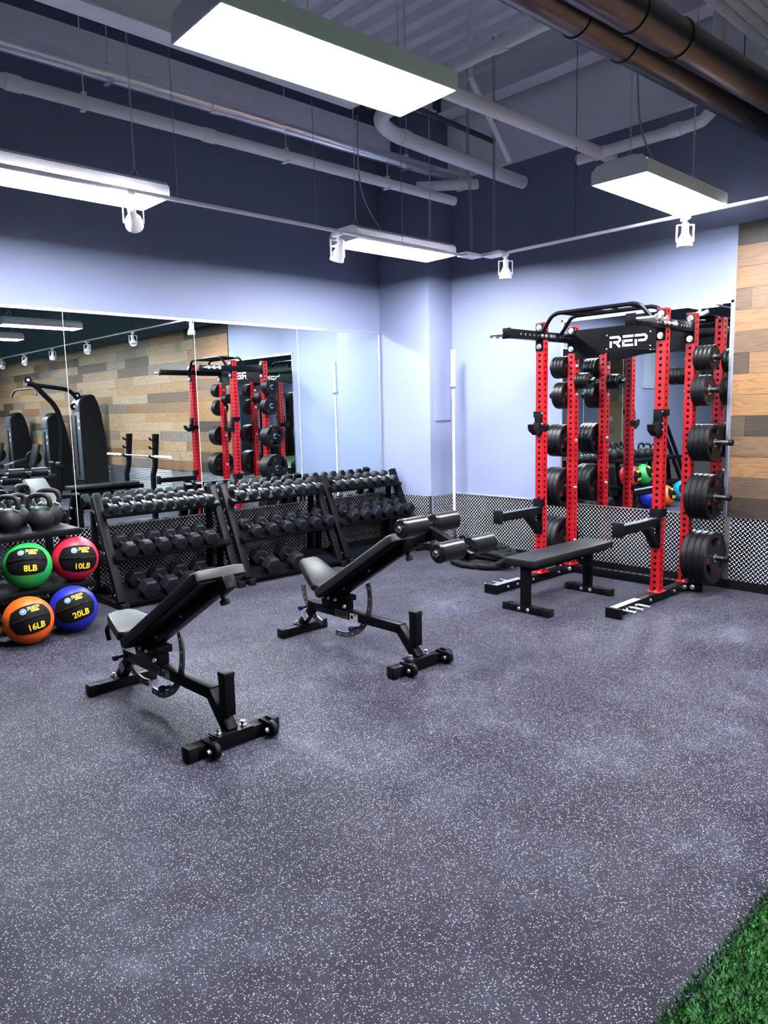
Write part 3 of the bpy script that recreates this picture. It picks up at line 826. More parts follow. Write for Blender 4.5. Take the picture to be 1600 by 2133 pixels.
# ================================================================== FLAT BENCH
t = thing('flat_bench', 'black flat weight bench standing in front of the red rack', 'bench', (5.2, 3.42, 0))
B().mm((4.665, 3.285, .385), (5.845, 3.575, .445), .016).obj('pad', M['vinyl'], t)
B().mm((4.70, 3.31, .372), (5.81, 3.55, .386)).obj('pad_board', M['blackm'], t)
B().mm((4.74, 3.40, .325), (5.72, 3.46, .372), .004).obj('spine', M['black'], t)
for x in (4.755, 5.665):
    B().mm((x-.032, 3.395, .055), (x+.032, 3.46, .372), .004).obj('leg', M['black'], t)
    f = B().mm((x-.032, 3.20, .004), (x+.032, 3.62, .055), .004).obj('foot', M['black'], t)
    for y in (3.215, 3.605): B().mm((x-.036, y-.028, 0), (x+.036, y+.028, .060), .005).obj('end_cap', M['blackm'], f, t.location)
    for y in (3.385, 3.47): hexbolt((x-.032, y, .03), (-1, 0, 0), .012, .008).obj('bolt', M['zinc'], f, t.location)
B().cyl((4.70, 3.49, .37), (4.662, 3.49, .37), .009, 10).obj('bolt', M['zinc'], t)

# ================================================================== ADJUSTABLE BENCHES
def rounded_pad(outline, th, rad=.014):
    """upholstered pad from an outline in (s, x); z up; rounded top edge"""
    b = B(); n = len(outline); rings = []
    cx = sum(p[0] for p in outline)/n; cy = sum(p[1] for p in outline)/n
    for z, ins in ((0, .006), (.006, 0), (th-rad, 0), (th-rad*.4, rad*.3), (th, rad)):
        rings.append([b.bm.verts.new((p[0]-ins*(1 if p[0] > cx else -1), p[1]-ins*(1 if p[1] > cy else -1), z)) for p in outline])
    for A, C in zip(rings, rings[1:]):
        for k in range(n): b.bm.faces.new((A[k], A[(k+1) % n], C[(k+1) % n], C[k]))
    b.bm.faces.new(list(reversed(rings[0]))); b.bm.faces.new(rings[-1])
    return b
def chamfer(w0, w1, L, c=.03):
    h0, h1 = w0/2, w1/2
    return [(c*.6, -h0), (L-c, -h1), (L-c*.3, -h1+c*.3), (L, -h1+c), (L, h1-c), (L-c*.3, h1-c*.3), (L-c, h1), (c*.6, h0), (0, h0-c*.6), (0, -h0+c*.6)]
def adj_bench(label, loc, rz, seat_a, back_a, back_L, rollers):
    """local axes: s runs from the seat end foot to the wheel end; stored as -Y"""
    t = thing('adjustable_bench', label, 'bench', loc, None, rz); O = (0, 0, 0)
    P = lambda s, x, z: (x, -s, z)
    f = B().box(P(0, 0, .034), (.40, .062, .058), None, .005).obj('rear_foot', M['black'], t, O)
    for x in (-.185, .185): B().box(P(0, x, .034), (.05, .070, .067), None, .006).obj('end_cap', M['blackm'], f, O)
    b = B().box(P(0, 0, .066), (.10, .10, .008)); b.obj('foot_plate', M['black'], f, O)
    for x in (-.035, .035): hexbolt(P(-.03, x, .07), (0, 0, 1), .011, .016).obj('bolt', M['zinc'], f, O)
    b = B().bar(P(.0, 0, .07), P(.17, 0, .245), .06, .05, .004); rp = b.obj('rear_post', M['black'], t, O)
    me = B(); me.prism([(-.03, -.028), (.03, -.028), (.03, .028), (-.03, .028)], .001, basis((0, -.7, .7), (0, .7, .7), P(.07, -.0312, .145))); me.obj('warning_label', M['wprint'], rp, O)
    b = B().bar(P(.10, 0, .232), P(1.035, 0, .232), .06, .062, .004); sp = b.obj('spine', M['black'], t, O)
    B().bar(P(1.005, 0, .243), P(1.165, 0, .068), .06, .060, .004).obj('front_leg', M['black'], t, O)
    # lettered badge and white warning label on the spine
    bd = B().box(P(.475, -.0310, .232), (.002, .135, .05)).obj('badge', M['grey'], sp, O)
    rep_logo(FACE_MX(P(.475, -.0325, .232)), .030, .0015).obj('lettering', M['blackm'], sp, O)
    B().box(P(.60, -.0310, .228), (.002, .078, .052)).obj('warning_label', M['wprint'], sp, O)
    b = B().box(P(.583, -.0322, .228), (.0012, .022, .024)); b.obj('label_pictogram', M['blackm'], sp, O)
    b = B().box(P(.618, -.0322, .246), (.0012, .03, .008)); b.obj('label_stripe', M['plred'], sp, O)
    # front foot with wheels
    f = B().box(P(1.175, .0, .040), (.50, .062, .062), None, .005).obj('front_foot', M['black'], t, O)
    for x in (-.235, .235): B().box(P(1.175, x, .040), (.05, .070, .070), None, .006).obj('end_cap', M['blackm'], f, O)
    b = B().box(P(1.165, 0, .075), (.20, .09, .008)); b.obj('foot_plate', M['black'], f, O)
    for x in (-.07, .07): hexbolt(P(1.165, x, .079), (0, 0, 1), .013, .022).obj('bolt', M['zinc'], f, O)
    for x in (-.145, .185):
        w = B().lathe([(0, -.016), (.036, -.016), (.042, -.010), (.042, .010), (.036, .016), (0, .016)], P(1.245, x, .046), (1, 0, 0), 28).obj('wheel', M['blackm'], f, O)
        b = B().box(P(1.215, x-.022, .055), (.005, .10, .062), None, .002).box(P(1.215, x+.022, .055), (.005, .10, .062), None, .002); b.obj('wheel_bracket', M['black'], f, O)
        hexbolt(P(1.245, x-.025, .046), (-1, 0, 0), .011, .012).obj('bolt', M['zinc'], f, O)
    p = B().box(P(1.145, 0, .255), (.058, .058, .215), None, .004).obj('handle_post', M['black'], t, O)
    B().box(P(1.145, 0, .352), (.063, .063, .03), None, .005).obj('end_cap', M['blackm'], p, O)
    # hinge carriage
    b = B().box(P(.40, 0, .29), (.07, .26, .055), None, .004).box(P(.36, 0, .345), (.11, .05, .07), None, .004).box(P(.50, 0, .345), (.10, .09, .04), None, .004)
    for s in (.30, .36, .43): b.cyl(P(s, -.075, .335), P(s, .075, .335), .012, 12)
    b.obj('hinge_carriage', M['black'], t, O)
    for s in (.31, .37, .45, .54): hexbolt(P(s, -.055, .335 if s < .5 else .30), (-1, 0, 0), .011, .012).obj('bolt', M['zinc'], t, O)
    # ladder arcs
    def arc(cs, cz, r, a0, a1, name):
        b = B(); n = 22; w = .019
        def q(a, rr, x): return P(cs+rr*math.cos(a), x, cz+rr*math.sin(a))
        prev = None
        for i in range(n+1):
            a = a0+(a1-a0)*i/n
            cur = [b.bm.verts.new(q(a, rr, x)) for rr, x in ((r-w, -.006), (r+w, -.006), (r+w, .006), (r-w, .006))]
            if prev:
                for k in range(4): b.bm.faces.new((prev[k], prev[(k+1) % 4], cur[(k+1) % 4], cur[k]))
            else: b.bm.faces.new(cur)
            prev = cur
        b.bm.faces.new(list(reversed(prev)))
        o = b.obj(name, M['grey'], t, O)
        b = B(); k = a0+.12*(1 if a1 > a0 else -1)
        for i in range(9):
            a = a0+(a1-a0)*(i+.5)/9
            b.cyl(q(a, r, -.0066), q(a, r, .0066), .0062, 10)
        b.obj('pin_hole', M['zinc'], o, O)
    arc(.435, .375, .30, math.radians(20), math.radians(-100), 'back_ladder')
    arc(.295, .375, .27, math.radians(182-(0 if seat_a > 20 else 22)), math.radians(255 if seat_a > 20 else 282), 'seat_ladder')
    for s, z in ((.60, .155), (.055, .205)):
        x = -.034
        b = B().cyl(P(s, x+.03, z), P(s, x-.01, z), .010, 12).lathe([(0, -.03), (.014, -.03), (.018, -.022), (.018, -.004), (.010, 0), (.0, 0)], P(s, x-.008, z), (1, 0, 0), 16)
        b.obj('pop_pin', M['knob'], t, O)
    # seat and back, hinged near s = .33
    sh = B(); sm = rounded_pad(chamfer(.285, .185, .30, .045), .058)
    R = Matrix.Translation(P(.315, 0, .372)) @ Matrix.Rotation(PI/2, 4, 'Z') @ Matrix.Rotation(math.radians(-seat_a), 4, 'Y')
    bmesh.ops.transform(sm.bm, matrix=R, verts=sm.bm.verts)
    so = sm.obj('seat', M['vinyl'], t, O, 30)
    b = B(); b.bm.from_mesh(so.data); b.bm.clear(); b.box((.15, 0, -.022), (.28, .05, .045), None, .004); bmesh.ops.transform(b.bm, matrix=R, verts=b.bm.verts); b.obj('seat_frame', M['black'], so, O)
    R = Matrix.Translation(P(.335, 0, .338)) @ Matrix.Rotation(-PI/2, 4, 'Z') @ Matrix.Rotation(math.radians(-back_a), 4, 'Y')
    bm_ = rounded_pad(chamfer(.29, .29, back_L, .03), .058)
    bmesh.ops.transform(bm_.bm, matrix=R, verts=bm_.bm.verts); bo = bm_.obj('backrest', M['vinyl'], t, O, 30)
    def inb(fn, name, m, par=bo):
        b = B(); fn(b); bmesh.ops.transform(b.bm, matrix=R, verts=b.bm.verts); return b.obj(name, m, par, O)
    inb(lambda b: b.box((back_L*.5, 0, -.030), (back_L*.92, .06, .06), None, .004), 'back_frame', M['black'])
    inb(lambda b: b.box((back_L*.5, 0, -.003), (back_L*.96, .26, .008)), 'back_board', M['blackm'])
    for u in (.22, .55): inb(lambda b: b.cyl((back_L*u, -.031, -.03), (back_L*u, -.040, -.03), .008, 10), 'bolt', M['zinc'])
    inb(lambda b: b.box((back_L-.035, 0, -.037), (.15, .066, .066), None, .004), 'receiver_tube', M['black'])
    inb(lambda b: b.cyl((back_L-.06, 0, -.07), (back_L-.06, 0, -.10), .012, 12).cyl((back_L-.06, 0, -.095), (back_L-.06, 0, -.115), .024, 20), 'tightening_knob', M['blackm'])
    # handle behind the seat
    b = B().tube(curve([P(.02, -.06, .40), P(-.02, -.06, .36), P(.0, -.06, .30)], 6), .014, 10)
    if not rollers: b.obj('seat_handle', M['blackm'], t, O)
    else: b.bm.free()
    if rollers:
        lr = []
        A, C = P(1.285, 0, .905), P(1.545, 0, .795)
        b = B().bar(P(1.22, 0, .915), P(1.60, 0, .765), .05, .05, .004).bar(P(1.12, 0, .80), P(1.32, 0, .86), .05, .05, .004)
        br = b.obj('roller_bar', M['black'], t, O)
        for s, z in ((1.265, .925), (1.545, .815)):
            B().cyl(P(s, -.27, z), P(s, .27, z), .0125, 14).obj('roller_axle', M['chrome'], br, O)
            for sg in (-1, 1):
                ro = B().lathe([(.016, 0), (.050, 0), (.058, .010), (.058, .195), (.050, .205), (.016, .205), (.016, 0)], P(s, sg*.038, z), (sg, 0, 0), 32).obj('foam_roller', M['foam'], t, O)
                B().lathe([(.009, .205), (.021, .205), (.021, .211), (.012, .213), (.009, .205)], P(s, sg*.038, z), (sg, 0, 0), 24).obj('end_ring', M['chrome'], ro, O)
    return t
adj_bench('adjustable bench nearest the camera, back raised, beside the wall balls', (1.79, 4.22, 0), math.radians(1.5), 10, 31, .97, False)
adj_bench('adjustable bench with foam leg rollers, in the middle of the floor', (3.215, 4.31, 0), math.radians(1.0), 32, 32, .90, True)

# ================================================================== DUMBBELL RACKS
TIERS = ((6.185, .785, 6.495, .870), (6.04, .425, 6.37, .510), (5.925, .068, 6.27, .155))   # front y,z  back y,z
TILT = [math.atan2(d-b, c-a) for a, b, c, d in TIERS]
RX = ((2.535, 3.735), (3.785, 4.985), (5.035, 6.155))
RN = ('left', 'middle', 'right')
for (x0, x1), nm in zip(RX, RN):
    t = thing('dumbbell_rack', f'{nm} three-tier black dumbbell rack against the mirror wall', 'dumbbell rack', ((x0+x1)/2, 6.2, 0), 'dumbbell racks')
    for sx, x in ((1, x0+.035), (-1, x1-.035)):
        f = B().bar((x, 5.955, .06), (x, 6.345, .925), .055, .075, .004, upv=(1, 0, 0)).obj('side_post', M['black'], t)
        ft = B().mm((x-.03, 5.885, .004), (x+.03, 6.50, .055), .004).obj('foot', M['black'], t)
        for y in (5.89, 6.495): B().mm((x-.034, y-.02, 0), (x+.034, y+.02, .06), .004).obj('end_cap', M['blackm'], ft, t.location)
        B().bar((x, 6.46, .055), (x, 6.40, .80), .05, .05, .004).obj('rear_post', M['black'], t)
        for z in (.80, .70, .46, .12):
            y = 5.955+(z-.06)*.45
            hexbolt((x-sx*.028, y+.02, z), (-sx, 0, 0), .012, .010).obj('bolt', M['zinc'], f, t.location)
    for k, (ya, za, yb, zb) in enumerate(TIERS):
        s = B().bar((x0+.05, (ya+yb)/2, (za+zb)/2), (x1-.05, (ya+yb)/2, (za+zb)/2), math.hypot(yb-ya, zb-za), .006, upv=(0, -(zb-za), yb-ya)).obj('shelf', M['black'], t)
        d = V((0, yb-ya, zb-za)).normalized(); nrm = V((0, -d.z, d.y))
        for p in (V((0, ya, za)), V((0, yb, zb))):
            q = p - nrm*.016
            B().bar((x0+.045, q.y, q.z), (x1-.045, q.y, q.z), .045, .032, .003, upv=nrm).obj('rail', M['black'], s, t.location)
        for x in (x0+.05, x1-.05):
            a, c = V((x, ya+.02, za))-nrm*.02, V((x, yb, zb))-nrm*.02
            B().bar(a, c, .012, .05).obj('bracket', M['black'], s, t.location)

def make_dumbbell(r, hl, L):
    t = thing('dumbbell', '', 'dumbbell', (0, 0, 0), 'rubber hex dumbbells on the racks'); O = (0, 0, 0)
    for s in (-1, 1):
        b = B(); prof = [(r*.80, 0), (r, .008), (r, hl-.010), (r*.84, hl)]
        rings = []
        for rr, h in prof:
            rings.append([b.bm.verts.new((rr*math.cos(k*PI/3), s*(L/2-hl+h), rr*math.sin(k*PI/3))) for k in range(6)])
        for A, C in zip(rings, rings[1:]):
            for k in range(6): b.bm.faces.new((A[k], A[(k+1) % 6], C[(k+1) % 6], C[k]))
        b.bm.faces.new(rings[0]); b.bm.faces.new(rings[-1])
        bmesh.ops.bevel(b.bm, geom=list(b.bm.edges), offset=r*.05, segments=2, profile=.5, affect='EDGES')
        b.obj('head', M['rubber'], t, O)
    a = L/2-hl
    B().lathe([(.0135, -a-.004), (.0135, -a*.75), (.0165, 0), (.0135, a*.75), (.0135, a+.004)], (0, 0, 0), (0, 1, 0), 18).obj('handle', M['chrome'], t, O)
    return t
LAY = ((10, 6, 4), (8, 6, 2), (7, 6, 0))
DIM = {0: ((.0455, .060, .242), (.068, .090, .300), (.088, .108, .345)),
       1: ((.0500, .066, .245), (.066, .088, .300), (.090, .110, .345)),
       2: ((.0510, .068, .245), (.071, .092, .300), (.090, .110, .345))}
XRNG = {(0, 0): (2.655, 3.585), (0, 1): (2.705, 3.475), (0, 2): (2.80, 3.40), (1, 0): (3.925, 4.895), (1, 1): (3.985, 4.885), (1, 2): (4.07, 4.37),
        (2, 0): (5.175, 5.985), (2, 1): (5.235, 6.085)}
SHN = ('top', 'middle', 'bottom')
for ri, counts in enumerate(LAY):
    x0, x1 = RX[ri]
    for k, n in enumerate(counts):
        r, hl, L = DIM[ri][k]
        if not n: continue
        proto = make_dumbbell(r, hl, L)
        ya, za, yb, zb = TIERS[k]; a = TILT[k]
        xa, xb = XRNG[ri, k]
        for i in range(n):
            x = xa+(xb-xa)*i/(n-1)
            u = L/2 - .035; v = .003 + r*.866
            p = V((x, ya+u*math.cos(a)-v*math.sin(a), za+u*math.sin(a)+v*math.cos(a)))
            lab = f'{ORD[i]} black hex dumbbell from the left on the {SHN[k]} shelf of the {RN[ri]} rack'
            o = proto if i == 0 else copy_tree(proto)
            o.location = p; o.rotation_euler = (a, 0, random.uniform(-.02, .02)); o['label'] = lab

# ================================================================== BALL AND KETTLEBELL RACK
t = thing('storage_rack', 'low black shelf rack holding kettlebells and wall balls at the left edge', 'storage rack', (1.3, 6.1, 0))
SH1, SH2 = .745, .325
for z, y0, xr in ((SH1, 5.86, 2.25), (SH2, 5.80, 2.31)):
    s = B().mm((.42, y0, z-.045), (xr, 6.47, z), .005).obj('shelf', M['black'], t)
    B().mm((.43, y0+.012, z), (xr-.012, 6.46, z+.004)).obj('mat', M['blackm'], s, t.location)
for x in (.48, 1.35, 2.19):
    b = B().bar((x, 6.44, 0), (x, 6.44, SH1-.04), .05, .05).bar((x, 6.02, 0), (x, 6.12, SH1-.04), .04, .06)
    b.mm((x-.025, 5.99, 0), (x+.025, 6.47, .045), .003); b.obj('side_frame', M['black'], t)
def ball(name, c, r, col, txt, lab, yaw_, pit, rol):
    c = V(c); t = thing(name, lab, 'wall ball', (c.x, c.y, c.z-r), 'soft wall balls')
    n0 = (V((0, 0, H))-c).normalized()
    q = Matrix.Rotation(math.radians(yaw_), 3, 'Z'); n = q @ n0
    rt_ = V((0, 0, 1)).cross(n).normalized()
    n = Matrix.Rotation(math.radians(-pit), 3, rt_) @ n; rt_ = V((0, 0, 1)).cross(n).normalized(); u = n.cross(rt_)
    ca, sa = math.cos(math.radians(rol)), math.sin(math.radians(rol))
    rt_, u = rt_*ca+u*sa, u*ca-rt_*sa
    def sph(tx, ty, rr): return c + rr*(n*(math.cos(ty)*math.cos(tx)) + rt_*(math.cos(ty)*math.sin(tx)) + u*math.sin(ty))
    b = B(); bmesh.ops.create_uvsphere(b.bm, u_segments=56, v_segments=36, radius=r)
    bmesh.ops.transform(b.bm, matrix=Matrix.Translation(c), verts=b.bm.verts); b.obj('shell', M[col], t)
    # dark printed panel, raised a little
    def panel(front, nm):
        b = B(); A = math.radians(52); NU, NV = 26, 20; grid = []
        for i in range(NU+1):
            f = -1+2*i/NU; row = []
            top = math.radians(37 - 9*abs(f)**2.2); bot = -math.radians(35 - 9*abs(f)**2.2)
            for j in range(NV+1):
                g = j/NV; lat = bot+(top-bot)*g
                half = A*(1-.16*abs(2*g-1)**1.6)
                row.append(b.bm.verts.new(sph(f*half + (0 if front else PI), lat, r+.0022)))
            grid.append(row)
        for i in range(NU):
            for j in range(NV): b.bm.faces.new((grid[i][j], grid[i+1][j], grid[i+1][j+1], grid[i][j+1]))
        o = b.obj(nm, M['panel'], t)
        b = B(); off = 0 if front else PI
        for ph in (0, PI):
            b.tube([sph(off+math.radians(-48+96*k/60), math.radians(3+1.6*math.sin(k*.75+ph)), r+.004+.003*math.cos(k*.75+ph)) for k in range(61)], .0042, 6)
        b.obj('stitched_seam', M['blackm'], o, t.location)
        return o
    pn = panel(True, 'print_panel'); panel(False, 'print_panel')
    def wrap(me, size_off, rr, material, name):
        for v in me.vertices:
            tx, ty = (v.co.x+size_off[0])/r, (v.co.y+size_off[1])/r
            v.co = sph(tx, ty, rr+v.co.z) - V(t.location)
        me.materials.clear(); me.materials.append(material); link(name, me, pn)
    wrap(bold_text_bm(txt, .062, .0006, .02), (.022, -.058), r+.0032, M['yellow'], 'weight_number')
    bb = rep_logo(Matrix.Translation((.045, .078, 0)), .026, .001); me = bb.mesh('logo', M['yellow']); wrap(me, (0, 0), r+.0032, M['yellow'], 'logo_lettering')
    wrap(bold_text_bm('FITNESS', .0165, .0005, .03), (.045, .054), r+.0032, M['yellow'], 'logo_lettering')
    def disc(ra, rb_, dz, m_, nm):
        b = B(); N = 32; A = [b.bm.verts.new((-.038+ra*math.cos(2*PI*k/N), .068+.9*ra*math.sin(2*PI*k/N), dz)) for k in range(N)]
        if rb_:
            C = [b.bm.verts.new((-.038+rb_*math.cos(2*PI*k/N), .068+.9*rb_*math.sin(2*PI*k/N), dz)) for k in range(N)]
            for k in range(N): b.bm.faces.new((A[k], A[(k+1) % N], C[(k+1) % N], C[k]))
        else:
            z0 = b.bm.verts.new((-.038, .068, dz))
            for k in range(N): b.bm.faces.new((A[k], A[(k+1) % N], z0))
        wrap(b.mesh(nm, m_), (0, 0), r+.0032, m_, nm)
    disc(.021, 0, 0, M['cyan'], 'logo_badge'); disc(.024, .0215, .0002, M['wprint'], 'logo_ring')
    wrap(bold_text_bm('RF', .022, .0004, .02), (-.038, .068), r+.0038, M['wprint'], 'logo_letters')
    return t
ball('wall_ball', (1.828, 5.885, SH2+.004+.176), .176, 'green', '8LB', 'green wall ball marked 8LB on the upper ball shelf', 0, 12, 0)
ball('wall_ball', (2.193, 5.900, SH2+.004+.176), .176, 'redball', '10LB', 'red wall ball marked 10LB on the upper ball shelf', 11, -3, -4)
ball('wall_ball', (1.702, 5.556, .171), .171, 'orange', '16LB', 'orange wall ball marked 16LB on the floor', 7, 1, 10)
ball('wall_ball', (2.050, 5.625, .174), .174, 'blue', '20LB', 'blue wall ball marked 20LB on the floor beside the bench', 6, 3, 14)
ball('wall_ball', (1.435, 5.715, .148), .148, 'purple', '14LB', 'purple wall ball cut off by the left edge, on the floor', 30, 0, 4)
ball('wall_ball', (.90, 5.61, .178), .178, 'aqua', '12LB', 'bright cyan wall ball seen only in the rack mirror', 45, 6, -8)

def kettlebell(x, y, k, rz, lab, band):
    t = thing('kettlebell', lab, 'kettlebell', (x, y, SH1+.004), 'kettlebells on the top shelf', rz); O = (0, 0, 0)
    R = .098*k; prof = [(0, 0), (R*.62, 0), (R*.70, .003)]
    cz = R*.86
    for i in range(1, 19):
        a = -PI/2+.78+ (PI-.78)*i/18
        prof.append((R*math.cos(a) if i < 18 else 0, cz+R*math.sin(a)*.98))
    B().lathe(prof, O, (0, 0, 1), 36).obj('body', M['iron'], t, O)
    h = R*.62; pts = curve([(-R*.52, 0, cz+R*.62), (-R*.80, 0, cz+R*1.10), (-R*.74, 0, cz+R*1.62), (-R*.40, 0, cz+R*1.84), (0, 0, cz+R*1.87), (R*.40, 0, cz+R*1.84), (R*.74, 0, cz+R*1.62), (R*.80, 0, cz+R*1.10), (R*.52, 0, cz+R*.62)], 6)
    B().tube(pts, .0172*k+.002, 14).obj('handle', M['iron'], t, O)
    for s in (-1, 1):
        a, c = V((s*R*.655, 0, cz+R*.83)), V((s*R*.70, 0, cz+R*.91))
        B().cyl(a, c, .0185*k+.002, 18).obj('colour_band', M[band], t, O)
for a in ((2.005, 6.04, 1.0, -.75, 'black kettlebell nearest the shelf edge, above the green and red balls', 'green'),
          (2.145, 6.245, 1.05, -.6, 'black kettlebell at the right end of the kettlebell shelf', 'wprint'),
          (1.795, 6.10, 1.0, -.85, 'black kettlebell at the left edge of the photo, front row', 'wprint'),
          (1.925, 6.33, .95, .45, 'black kettlebell with its handle turned edge on, in the back row', 'green'),
          (1.66, 6.33, 1.0, -.8, 'black kettlebell in the back row at the left edge of the photo', 'green'),
          (1.50, 6.08, .9, .1, 'medium kettlebell just outside the left edge, seen in the rack mirror', 'wprint'),
          (1.22, 6.12, .82, .5, 'small kettlebell in the rack mirror, middle of the shelf', 'redball'),
          (.98, 6.12, .75, .3, 'small kettlebell in the rack mirror, near the shelf end', 'wprint'),
          (.72, 6.12, .68, .9, 'smallest kettlebell in the rack mirror, at the shelf end', 'redball')): kettlebell(*a)

# ================================================================== STANDING BAR, HOLDER, ROPE
BX, BY = 6.325, 5.545
t = thing('bar_holder', 'black floor holder for upright bars in the corner', 'bar holder', (6.315, 5.44, 0))
B().mm((6.10, 5.22, .0), (6.53, 5.66, .095), .008).obj('base', M['black'], t)
for x in (6.18, 6.325, 6.46):
    for y in (5.30, 5.42, 5.545):
        B().lathe([(.029, .09), (.036, .09), (.036, .165), (.029, .165), (.029, .09)], (x, y, 0), (0, 0, 1), 24).obj('socket', M['blackm'], t)
t = thing('barbell', 'chrome barbell standing upright in the corner holder', 'barbell', (BX, BY, .097))
b = B(); b.cyl((BX, BY, .42), (BX-.0, BY, 1.86), .014, 18); 
b.obj('shaft', M['barsteel'], t)
for z0, z1 in ((.62, .78), (.86, 1.0), (1.16, 1.28), (1.45, 1.62)): B().cyl((BX, BY, z0), (BX, BY, z1), .0150, 18).obj('knurling', M['logo'], t)
for z0, z1, c in ((.097, .42, .415), (1.86, 2.262, 1.865)):
    B().cyl((BX, BY, z0), (BX, BY, z1), .025, 28).obj('sleeve', M['chrome'] if z0 < 1 else M['barsteel'], t)
    B().lathe([(.0, c-.018), (.037, c-.018), (.040, c-.012), (.040, c+.012), (.037, c+.018), (0, c+.018)], (BX, BY, 0), (0, 0, 1), 28).obj('collar', M['alu'], t)
for i, (x, y, z, rz, l) in enumerate(((6.20, 5.58, .128, .3, 'shiny spring collar lying on the bar holder, left of the bar'), (6.25, 5.36, .128, 1.2, 'shiny spring collar lying on the bar holder, right of the bar'))):
    t = thing('spring_collar', l, 'bar collar', (x, y, .097), 'spring collars', rz); O = (0, 0, 0)
    b = B(); b.tube([(.026*math.cos(a), -.015+.006*a/ (2*PI)*3, .031+.026*math.sin(a)) for a in [k*PI/8 for k in range(34)]], .0036, 6); b.obj('coil', M['chrome'], t, O)
    b = B(); b.cyl((.026, .02, .031), (.085, .035, .031), .006, 8); b.cyl((.0, -.02, .057), (.06, -.035, .075), .006, 8); b.obj('grips', M['zinc'], t, O)
rnd = random.Random(11)
pts = []
N = 46
for i in range(N):
    a = i*1.19+rnd.uniform(-.25, .25); rr = rnd.uniform(.62, 1.0)*(1-.35*i/N)
    zz = .034+.0034*i+(.05*rnd.random() if i % 3 else .0)*min(1., i/8)
    pts.append((6.0+.31*rr*math.cos(a), 4.84+.44*rr*math.sin(a), zz))
for q in ((5.86, 4.48, .14), (5.80, 4.62, .04), (5.72, 4.86, .034), (5.78, 5.10, .034)): pts.append(q)
cp = curve(pts, 9)
B_ = B(); B_.tube(cp, [.030*(1+.09*math.sin(k*1.7)) for k in range(len(cp))], 12)
tag(B_.obj('battle_rope', M['rope']), 'pile of thick black battle rope in a fabric sleeve by the rack', 'rope')

# ================================================================== MACHINES ALONG THE WOOD WALL (seen in the mirror)
def stack_tower(t, x, y, h, w, d):
    """shrouded weight stack with a rounded head, facing -X"""
    prof = [(-d/2, 0), (d/2, 0), (d/2-.02, h*.55), (d/2-.08, h*.80), (d/2-.14, h*.92), (d/2-.20, h-.03), (d/2-.27, h), (d/2-.33, h-.015), (-d/2+.05, h-.10), (-d/2+.01, h-.18), (-d/2+.02, h-.30)]
    o = B().prism(prof, w, basis((1, 0, 0), (0, 0, 1), (x, y, 0))).obj('shroud', M['blackm'], t)
    B().mm((x-d/2-.012, y-w/2+.02, .35), (x-d/2+.01, y+w/2-.02, h-.34), .008).obj('front_cover', M['mgrey'], o, t.location)
    B().prism([(-d/2-.025, h-.34), (-d/2+.03, h-.34), (-d/2+.10, h-.09), (-d/2+.04, h-.09), (-d/2-.01, h-.17)], w*.86, basis((1, 0, 0), (0, 0, 1), (x, y, 0))).obj('head_cover', M['mgrey'], o, t.location)
    B().mm((x-d/2-.017, y-.03, .40), (x-d/2-.011, y+.03, h-.42)).obj('stack_slot', M['black'], o, t.location)
    for k in (.10, .24): B().mm((x-d/2-.018, y+w/2-.09, h-.46-k), (x-d/2-.011, y+w/2-.03, h-.40-k)).obj('instruction_plate', M['wprint'], o, t.location)
    return o
# lat pulldown
t = thing('lat_pulldown_machine', 'tall black pulldown machine with an overhead arm, seen in the mirror', 'exercise machine', (5.9, -2.25, 0))
stack_tower(t, 6.22, -2.25, 2.08, .40, .52)
B().tube(curve([(5.50, -2.25, .05), (5.62, -2.25, 1.0), (5.64, -2.25, 1.55), (5.55, -2.25, 1.85), (5.36, -2.25, 2.08), (5.2, -2.25, 2.26), (5.05, -2.25, 2.30)], 6), .05, 12).obj('main_arm', M['black'], t)
B().tube(curve([(6.18, -2.25, 1.80), (6.02, -2.25, 1.98), (5.85, -2.25, 2.16), (5.55, -2.25, 2.22), (5.1, -2.25, 2.28)], 6), .04, 12).obj('upper_arm', M['black'], t)
for x, z in ((5.08, 2.36), (6.0, 2.06), (5.93, 1.84)):
    p = B().lathe([(0, -.02), (.07, -.02), (.062, 0), (.07, .02), (0, .02)], (x, -2.25, z), (0, 1, 0), 24).obj('pulley', M['black'], t)
    B().cyl((x, -2.285, z), (x, -2.215, z), .025, 16).obj('pulley_cap', M['wprint'], p, t.location)
B().tube([(5.08, -2.25, 2.425), (6.0, -2.25, 2.13)], .005, 6).obj('cable', M['cable'], t)
B().tube([(5.01, -2.25, 2.36), (5.0, -2.25, 2.2)], .005, 6).obj('cable', M['cable'], t)
B().tube(curve([(4.98, -2.95, 2.06), (5.0, -2.75, 2.17), (5.0, -2.25, 2.18), (5.0, -1.75, 2.17), (4.98, -1.55, 2.06)], 6), .016, 10).obj('pull_bar', M['black'], t)
for y in (-2.95, -1.55): B().cyl((4.98, y-.01, 2.06), (4.98, y+.01, 2.055), .022, 12).obj('bar_tip', M['chrome'], t)
B().mm((5.08, -2.42, .44), (5.44, -2.08, .52), .02).obj('seat', M['vinyl'], t)
B().mm((5.22, -2.29, .05), (5.30, -2.21, .44)).obj('seat_post', M['black'], t)
b = B().mm((5.0, -2.29, .0), (6.2, -2.21, .06)).mm((5.0, -2.55, 0), (5.07, -1.95, .06)); b.obj('base_frame', M['black'], t)
for y in (-2.43, -2.07): B().cyl((5.50, y-.11, .70), (5.50, y+.11, .70), .06, 20).obj('thigh_roller', M['foam'], t)
B().cyl((5.5, -2.5, .70), (5.5, -2.0, .70), .016, 10).obj('roller_axle', M['chrome'], t)
